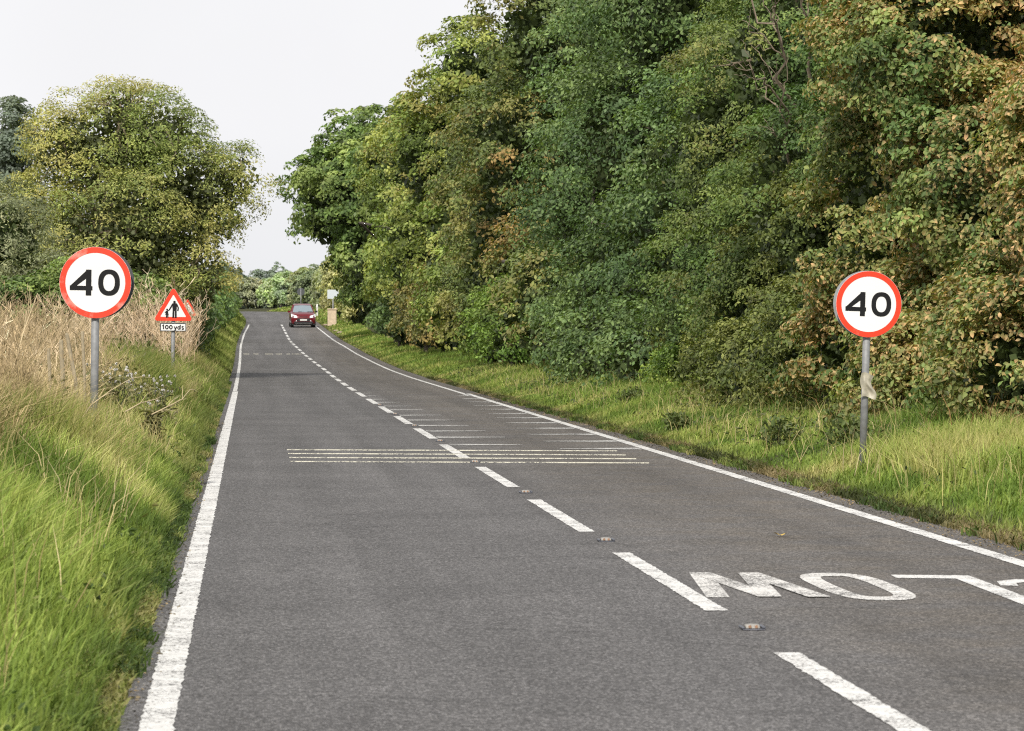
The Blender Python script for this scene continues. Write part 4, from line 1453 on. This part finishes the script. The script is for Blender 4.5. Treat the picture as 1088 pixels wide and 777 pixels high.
M_pale = simple('pale_sign', (.55, .60, .62), .5, var=.06)
far_sign('road_sign', 'dark round sign back on a pole just above the red car', 319.5, 405, 1.75 + 42 * 405 / 4000, (disc(.42, 32), .42), M_backdark, M_grey)
far_sign('road_sign', 'small pale rectangular sign on a pole at the far right verge', 353.5, 283, 1.75 + 40 * 283 / 4000,
         ([(-.42, -.34), (.42, -.34), (.42, .34), (-.42, .34)], .34), M_pale, M_grey)
M_rock = simple('verge_rock', (.32, .25, .19), .9, var=.3, scale=6, bump=.3)
M_stone = simple('pale_stone', (.58, .46, .33), .9, var=.2, scale=5, bump=.3)
x, y = (352.5 - 266) * 280 / 4000, 280
g = float(ground_z(x, y))
m = MB()
m.box((0, 0, .62), (.66, .5, 1.25), .05)
m.box((0, 0, 1.29), (.76, .6, .10), .03)
o = m.build('stone_pillar', M_stone)
o.location = (x, y, g - .05)
tag(o, 'square cream stone pillar on the verge below the pale sign', 'pillar')
M_wpost = simple('white_post', (.75, .73, .66), .6, var=.08)
x, y = (336.8 - 266) * 330 / 4000, 330
m = MB()
m.tube([(0, 0, -.1), (0, 0, 1.05), (0, 0, 1.12)], [.075, .075, .04], 12)
o = m.build('marker_post', M_wpost)
o.location = (x, y, float(ground_z(x, y)))
mm = MB(); mm.box((-.02, -.08, .92), (.14, .03, .26), .01); mm.build('reflector', M_white, o)
tag(o, 'small white marker post at the verge behind the red car', 'post')
for i, (x, y, s, lab) in enumerate(((5.95, 262, .15, 'pinkish stone at the right road edge in front of the car'), (6.05, 255, .18, 'larger reddish stone at the right road edge'), (5.65, 283, .18, 'flat grey stone beside the front of the red car'))):
    m = MB()
    rings = []
    for k in range(6):
        f = k / 5
        rr = s * math.sin(PI * (.12 + .83 * f)) ** .7
        rings.append([(rr * 1.4 * math.cos(a) * (1 + .15 * math.sin(3 * a + i)), rr * math.sin(a) * (1 + .12 * math.cos(2 * a)), s * .9 * f) for a in np.linspace(0, 2 * PI, 11)[:-1]])
    m.loft(rings)
    o = m.build('verge_stone', M_rock, smooth=True)
    o.location = (x, y, float(ground_z(x, y)))
    tag(o, lab, 'stone')

# ------------------------------------------------------------------ the car
M_carred = simple('car_red', (.15, .008, .014), .22, .2, var=.05, spec=.6)
M_carblack = simple('car_black_trim', (.018, .018, .02), .55, var=.1)
M_tyre = simple('tyre', (.02, .02, .02), .9, var=.1)
M_rim = simple('alloy', (.45, .46, .47), .35, .8, var=.05)
M_glass = simple('car_glass', (.20, .25, .28), .06, var=.05, spec=.9)  # pale blue of the reflected sky put into the glass colour
M_lamp = simple('headlamp_glass', (.75, .76, .78), .12, var=.08, spec=.9)
M_silver = simple('skid_plate', (.50, .50, .50), .4, .4, var=.06)
M_plate = simple('plate_white', (.72, .72, .68), .5, var=.03)
cx, cy = 3.86, 281.0
car = empty('car', (cx, cy, float(ZR(cy)) + .004), (math.atan(.019), 0, math.radians(1.5)), 'dark red hatchback with pale headlamps driving towards the camera', 'car')
car['label'] = 'dark red tall hatchback car coming down the right lane'
# body: rings along the length (front at y=-2.25), each a closed section x,z
st = [  # y, half width low, half width mid, half width top, z low, z mid, z top
    (-2.24, .62, .70, .58, .34, .55, .74), (-2.16, .80, .84, .70, .26, .60, .86), (-1.95, .88, .91, .78, .24, .66, .98), (-1.55, .89, .92, .82, .26, .72, 1.05),
    (-1.05, .90, .92, .84, .24, .76, 1.11), (-.5, .90, .92, .85, .24, .78, 1.13), (.4, .90, .92, .85, .24, .78, 1.14), (1.3, .90, .92, .84, .26, .80, 1.15), (1.9, .86, .89, .78, .30, .80, 1.14), (2.2, .70, .74, .64, .36, .78, 1.08)]
m = MB()
rings = []
for y, a, b, c, zl, zm, zt in st:
    r = [(a * .9, zl), (a, zl + .08), (b, zm), ((b + c) / 2 + .02, zt - .05), (c, zt)]
    cr_ = .035 if y < -1 else 0.0
    r2 = [(-x, z) for x, z in reversed(r)]
    mid = [(c * .4, zt + cr_), (-c * .4, zt + cr_)]
    rings.append([(x, y, z) for x, z in r + mid + r2])
m.loft(rings)
body = m.build('body', M_carred, car, smooth=True, bevel=0)
# roof shell and glasshouse
gh = [(-1.02, .80, 1.10), (-.25, .66, 1.62), (.3, .65, 1.69), (1.2, .63, 1.66), (1.75, .62, 1.55), (2.05, .72, 1.10)]
m = MB()
for i in range(1, 4):
    (y0, w0, z0), (y1, w1, z1) = gh[i], gh[i + 1]
    m.add([(-w0, y0, z0), (w0, y0, z0), (w1, y1, z1), (-w1, y1, z1)], [(0, 1, 2, 3)])
m.loft([[(-.66, -.25, 1.60), (.66, -.25, 1.60), (.60, -.25, 1.645), (-.60, -.25, 1.645)], [(-.67, .3, 1.66), (.67, .3, 1.66), (.58, .3, 1.725), (-.58, .3, 1.725)],
        [(-.65, 1.2, 1.64), (.65, 1.2, 1.64), (.56, 1.2, 1.70), (-.56, 1.2, 1.70)], [(-.63, 1.8, 1.54), (.63, 1.8, 1.54), (.54, 1.8, 1.59), (-.54, 1.8, 1.59)]])
for s in (-1, 1):   # pillars
    m.tube([(s * .80, -1.05, 1.10), (s * .655, -.25, 1.61)], .045, 6)
    m.tube([(s * .82, .35, 1.12), (s * .66, .35, 1.66)], .05, 6)
    m.tube([(s * .78, 2.0, 1.10), (s * .62, 1.72, 1.56)], .07, 6)
m.build('roof', M_carred, car)
m = MB()
m.add([(-.76, -1.06, 1.125), (.76, -1.06, 1.125), (.61, -.28, 1.60), (-.61, -.28, 1.60), (0, -1.10, 1.14), (0, -.31, 1.625)], [(0, 4, 5, 3), (4, 1, 2, 5)])
ws = m.build('windscreen', M_glass, car, smooth=True)
m = MB()
for s in (-.35, .3):
    m = MB()
    m.tube([(s, -1.10, 1.145), (s + .42, -1.0, 1.19)], .012, 5)
    m.build('wiper', M_carblack, ws)
for s in (-1, 1):
    m = MB()
    m.add([(s * .80, -.95, 1.14), (s * .82, .33, 1.14), (s * .655, .33, 1.62), (s * .645, -.25, 1.58)], [(0, 1, 2, 3)])
    m.build('side_window', M_glass, car)
    m = MB()
    m.add([(s * .82, .37, 1.14), (s * .78, 1.9, 1.14), (s * .62, 1.65, 1.55), (s * .655, .37, 1.62)], [(0, 1, 2, 3)])
    m.build('side_window', M_glass, car)
m = MB(); m.add([(-.6, 1.78, 1.52), (.6, 1.78, 1.52), (.70, 2.06, 1.12), (-.70, 2.06, 1.12)], [(0, 1, 2, 3)]); m.build('rear_window', M_glass, car)
# front face
for s in (-1, 1):
    m = MB()
    m.loft([[(s * .46, -2.27, .72), (s * .48, -2.22, .86), (s * .46, -2.0, .80)], [(s * .68, -2.25, .72), (s * .70, -2.17, .93), (s * .66, -1.95, .84)], [(s * .90, -2.06, .78), (s * .90, -1.90, 1.02), (s * .80, -1.8, .9)]])
    m.build('headlight', M_lamp, car)
    m = MB()
    m.loft([[(s * .50, -2.27, .46), (s * .50, -2.26, .54), (s * .5, -2.15, .5)], [(s * .82, -2.14, .47), (s * .82, -2.13, .58), (s * .80, -2.05, .52)]])
    m.build('fog_lamp', M_lamp, car)
    m = MB()
    m.loft([[(s * .90, -.86, 1.08), (s * .90, -.86, 1.2), (s * .90, -.72, 1.2), (s * .90, -.72, 1.08)], [(s * 1.10, -.84, 1.09), (s * 1.10, -.84, 1.24), (s * 1.10, -.70, 1.24), (s * 1.10, -.70, 1.09)]])
    m.build('wing_mirror', M_carblack if s > 0 else M_carred, car)
m = MB()
m.box((0, -2.235, .575), (.96, .08, .20), .02)
m.build('grille', M_carblack, car)
m = MB(); m.box((0, -2.22, .36), (1.40, .12, .16), .03); m.build('lower_grille', M_carblack, car)
m = MB(); m.box((0, -2.235, .785), (.62, .035, .045), .01); m.build('upper_grille', M_carblack, car)
m = MB(); m.box((0, -2.272, .56), (.52, .012, .115), .004); m.build('number_plate', M_plate, car)
m = MB()
m.loft([[(-.62, -2.25, .27), (-.55, -2.28, .36), (.55, -2.28, .36), (.62, -2.25, .27)], [(-.72, -2.05, .22), (-.72, -2.05, .34), (.72, -2.05, .34), (.72, -2.05, .22)]])
m.build('skid_plate', M_silver, car)
m = MB()
m.box((0, -.2, .22), (1.68, 3.9, .10), .03)
m.build('underbody', M_carblack, car)
for s in (-1, 1):
    for yy in (-1.38, 1.35):
        m = MB()
        m.tube([(s * .70, yy, .36), (s * .915, yy, .36)], .395, 20)
        m.build('wheel_arch', M_carblack, car)
for s in (-1, 1):
    for yy in (-1.38, 1.35):
        m = MB()
        m.loft([[(s * x, yy + r * math.cos(a), .35 + r * math.sin(a)) for a in np.linspace(0, 2 * PI, 25)[:-1]] for x, r in ((.70, .31), (.72, .345), (.90, .345), (.925, .32))])
        wh = m.build('wheel', M_tyre, car, smooth=True)
        m = MB()
        m.tube([(s * .91, yy, .35), (s * .932, yy, .35)], .22, 20)
        m.build('rim', M_rim, wh)
